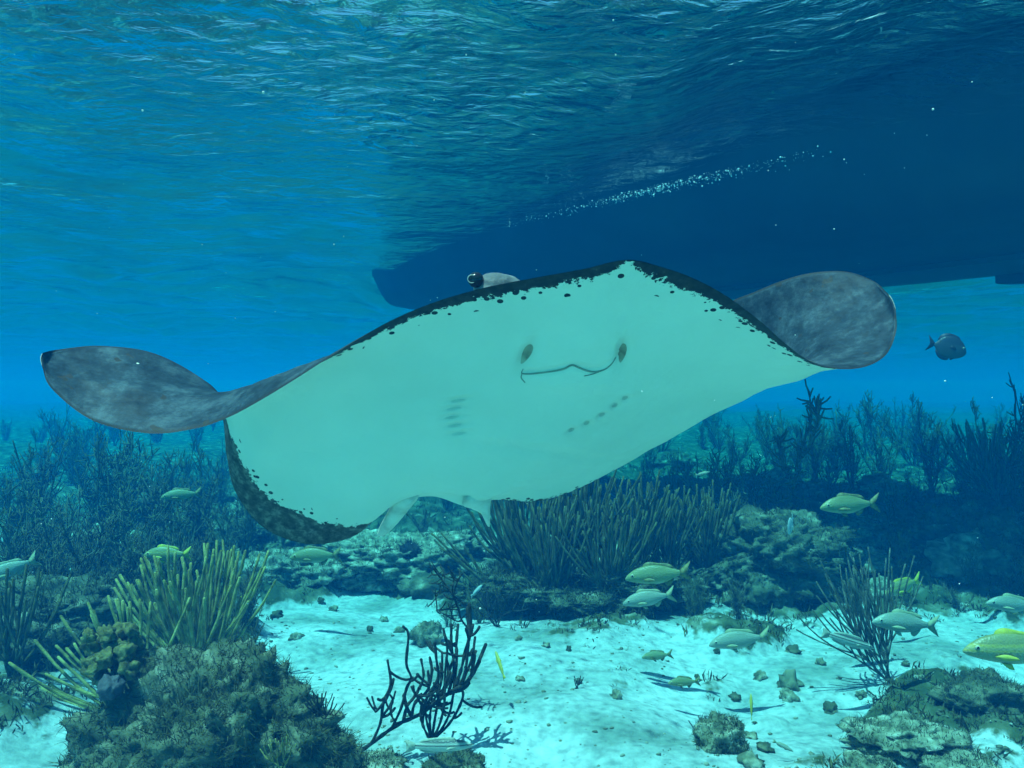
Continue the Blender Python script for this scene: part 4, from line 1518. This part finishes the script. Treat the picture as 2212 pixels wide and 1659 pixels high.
def fish_proto(shape, color):
    """one fish, one metre long, head to +X"""
    s = SHAPES[shape]
    bm_, fm_ = FM[color]
    root = empty('fish', (0, 0, 0))
    u = np.linspace(0, len(s['x']) - 1, 34)
    x, tp, bt, wd = (catmull(np.array(s[k], float)[:, None], u)[:, 0] for k in ('x', 'top', 'bot', 'wid'))
    n = 18
    th = np.arange(n) * 2 * math.pi / n
    V = []
    for i in range(34):
        c, h = (tp[i] + bt[i]) / 2, max(.003, (tp[i] - bt[i]) / 2)
        sn, cs = np.sin(th), np.cos(th)
        V.append(np.stack([np.full(n, x[i]), max(.003, wd[i]) * cs * (1 - .25 * np.abs(sn) ** 3), c + h * sn], -1))
    V = np.concatenate(V)
    i, j = np.meshgrid(np.arange(33), np.arange(n), indexing='ij')
    j2 = (j + 1) % n
    F = np.stack([i * n + j, i * n + j2, (i + 1) * n + j2, (i + 1) * n + j], -1).reshape(-1, 4).tolist()
    F += [list(range(n))[::-1], [33 * n + q for q in range(n)]]
    mk('body', V, F, bm_, root)
    for nm in ('tail', 'dorsal', 'anal'):
        o_ = s[nm]
        v, f = fin(smooth_outline(o_ + [o_[0]], 3)[:-1], .006)
        mk({'tail': 'tail_fin', 'dorsal': 'dorsal_fin', 'anal': 'anal_fin'}[nm], v, f, fm_, root)
    for sy in (-1, 1):
        v, f = fin(s['pelv'], .004)
        v[:, 1] += sy * .02
        mk('pelvic_fin', v, f, fm_, root)
        v, f = fin(smooth_outline(s['pect'] + [s['pect'][0]], 3)[:-1], .003)
        xr = s['pect'][0][0]
        w_ = np.interp(xr, s['x'][::-1], s['wid'][::-1])
        v[:, 1] = sy * (np.abs(v[:, 1]) * np.sign(v[:, 1]) + w_ + (xr - v[:, 0]) * .35)
        mk('pectoral_fin', v, f, fm_, root)
        ex, ez, er = s['eye']
        w_ = np.interp(ex, s['x'][::-1], s['wid'][::-1])
        iv, if_ = ICO[2]
        e_ = mk('eye', iv * er * np.array([1, .5, 1]) + np.array([ex, sy * w_ * .93, ez]), if_, M_EYE, root)
        mk('pupil', iv * er * .62 * np.array([1, .5, 1]) + np.array([ex, sy * (w_ * .93 + er * .30), ez]), if_, M_PUPIL, e_)
    return root


def fish(shape, color, px, py, d, length, heading, pitch, label, group=None, roll=0):
    """heading: degrees, 0 = nose to the viewer's right, 180 = left, 90 = away"""
    key = (shape, color)
    if key not in _fish:
        _fish[key] = o = fish_proto(shape, color)
    else:
        o = copy_tree(_fish[key])
    o.location = P(px, py, d)
    o.scale = (length,) * 3
    h = R(heading)
    o.rotation_euler = Matrix.Rotation(h, 3, 'Z').to_euler()
    o.rotation_euler = (Matrix.Rotation(h, 3, 'Z') @ Matrix.Rotation(-R(pitch), 3, 'Y') @ Matrix.Rotation(R(roll), 3, 'X')).to_euler()
    tag(o, label, 'fish', group)
    return o


fish('tang', 'dark', 2047, 750, 3.4, .165, -12, -14, 'dark oval tang swimming in open blue water below the boat')
fish('grunt', 'green', 1836, 1092, 3.0, .235, 186, -4, 'green grunt hovering above the pale topped reef mound')
fish('grunt', 'green', 1422, 1243, 2.85, .235, 172, -8, 'green grunt with dark tail, upper of a pair by the sea rods')
fish('grunt', 'pale', 1402, 1294, 2.95, .195, 176, 12 - 24, 'pale grunt, lower of a pair by the sea rods')
fish('tang', 'white', 1708, 1134, 3.6, .10, 232, -50, 'small white fish nose down in front of the dark mound')
fish('grunt', 'yellow', 1950, 1268, 3.35, .20, 198, -16, 'yellow grunt half behind the grey sea fan branches')
fish('grunt', 'pale', 1598, 1384, 2.8, .215, 176, -10, 'pale grunt swimming low over open white sand')
fish('grunt', 'pale', 1956, 1348, 2.75, .235, 182, 4, 'pale grunt behind the grey sea fan stems')
fish('wrasse', 'striped', 1832, 1384, 2.75, .20, 8, -18, 'slim striped fish nosing down beside the grey sea fan')
fish('grunt', 'yellow', 2200, 1406, 2.05, .27, 174, -2, 'big yellow grunt hovering over the rounded dark stone')
fish('grunt', 'pale', 2190, 1308, 2.9, .20, 178, 4, 'pale grunt above the big yellow grunt')
fish('grunt', 'green', 1420, 1417, 2.95, .115, 170, -10, 'small green grunt low over the sand near the sea rods')
fish('wrasse', 'gold', 1080, 1436, 2.6, .095, 120, 50, 'small yellowish fish pointing up over the white sand')
fish('wrasse', 'striped', 950, 1611, 2.06, .178, -4, 3, 'striped wrasse resting over the small rock by the black gorgonian')
fish('grunt', 'pale', 22, 1232, 3.0, .20, 205, -22, 'pale blue fish swimming out past the left thicket')
fish('grunt', 'green', 392, 1070, 3.9, .19, 192, -6, 'green fish swimming above the thicket under the wing tip')
fish('grunt', 'yellow', 362, 1198, 3.3, .20, 178, -2, 'yellow grunt hidden behind the yellow sea rod tips')
fish('grunt', 'green', 682, 1202, 3.5, .23, 178, -4, 'blue green fish with yellow tail just under the stingray')
fish('wrasse', 'white', 1030, 1276, 3.6, .10, 60, 20, 'tiny pale fish beside the finely twigged gorgonian')
fish('wrasse', 'pale', 1692, 1612, 2.3, .062, -10, -25, 'tiny slim fish on the sand beside the pitted stone')
fish('wrasse', 'gold', 1623, 1527, 2.4, .075, 80, 75, 'tiny bright yellow fish upright beside the pitted stone')
fish('grunt', 'green', 1478, 1474, 2.7, .11, 178, -5, 'small greenish fish above the sand near the pitted stone')
fish('wrasse', 'pale', 1518, 1023, 3.6, .07, 10, 12, 'tiny slim fish in front of the bushy gorgonians')

# ------------------------------------------------------------------ drifting specks
rng = np.random.RandomState(12)
V, F, k = [], [], 0
iv, if_ = ico(0)
for i in range(140):
    d = rng.uniform(.7, 4.5)
    q = np.array(P(rng.uniform(-50, 2260), rng.uniform(0, 1400), d))
    r = rng.uniform(.0005, .0011) * (1 + .25 * d)
    V.append(iv * r + q)
    F.append(if_ + k)
    k += 12
o = mk('drifting_particles', np.concatenate(V), np.concatenate(F), mat('plankton', [(.6, .6, .55), (.75, .75, .7)], 10, .8), kind='stuff')
tag(o, 'tiny pale specks drifting in the water', 'particles')

# ------------------------------------------------------------------ water body (haze)
def build_haze():
    z0, z1 = -1.6, SURF_Z + .85
    v = [(x, y, z) for x in (-72, 72) for y in (-72, 72) for z in (z0, z1)]
    f = [(0, 1, 3, 2), (4, 6, 7, 5), (0, 4, 5, 1), (2, 3, 7, 6), (0, 2, 6, 4), (1, 5, 7, 3)]
    m = bpy.data.materials.new('sea_water')
    m.use_nodes = True
    nt = m.node_tree
    nt.nodes.clear()
    out = nt.nodes.new('ShaderNodeOutputMaterial')
    vol = nt.nodes.new('ShaderNodeVolumePrincipled')
    D = 0.5
    ss = (.0001, .0125, .0400)      # scattering per metre
    sa = (.30, .025, .0085)       # absorption per metre
    c = [s / D for s in ss]
    a = [max(0.0, 1 - s / (D * (1 - k))) ** 2 for s, k in zip(sa, c)]
    vol.inputs['Color'].default_value = (*c, 1)
    vol.inputs['Density'].default_value = D
    vol.inputs['Anisotropy'].default_value = .05
    vol.inputs['Absorption Color'].default_value = (*a, 1)
    nt.links.new(vol.outputs[0], out.inputs['Volume'])
    o = mk('haze', v, f, m, smooth=False, kind='stuff')
    tag(o, 'clear blue sea water filling the whole place', 'water')
    return o


build_haze()
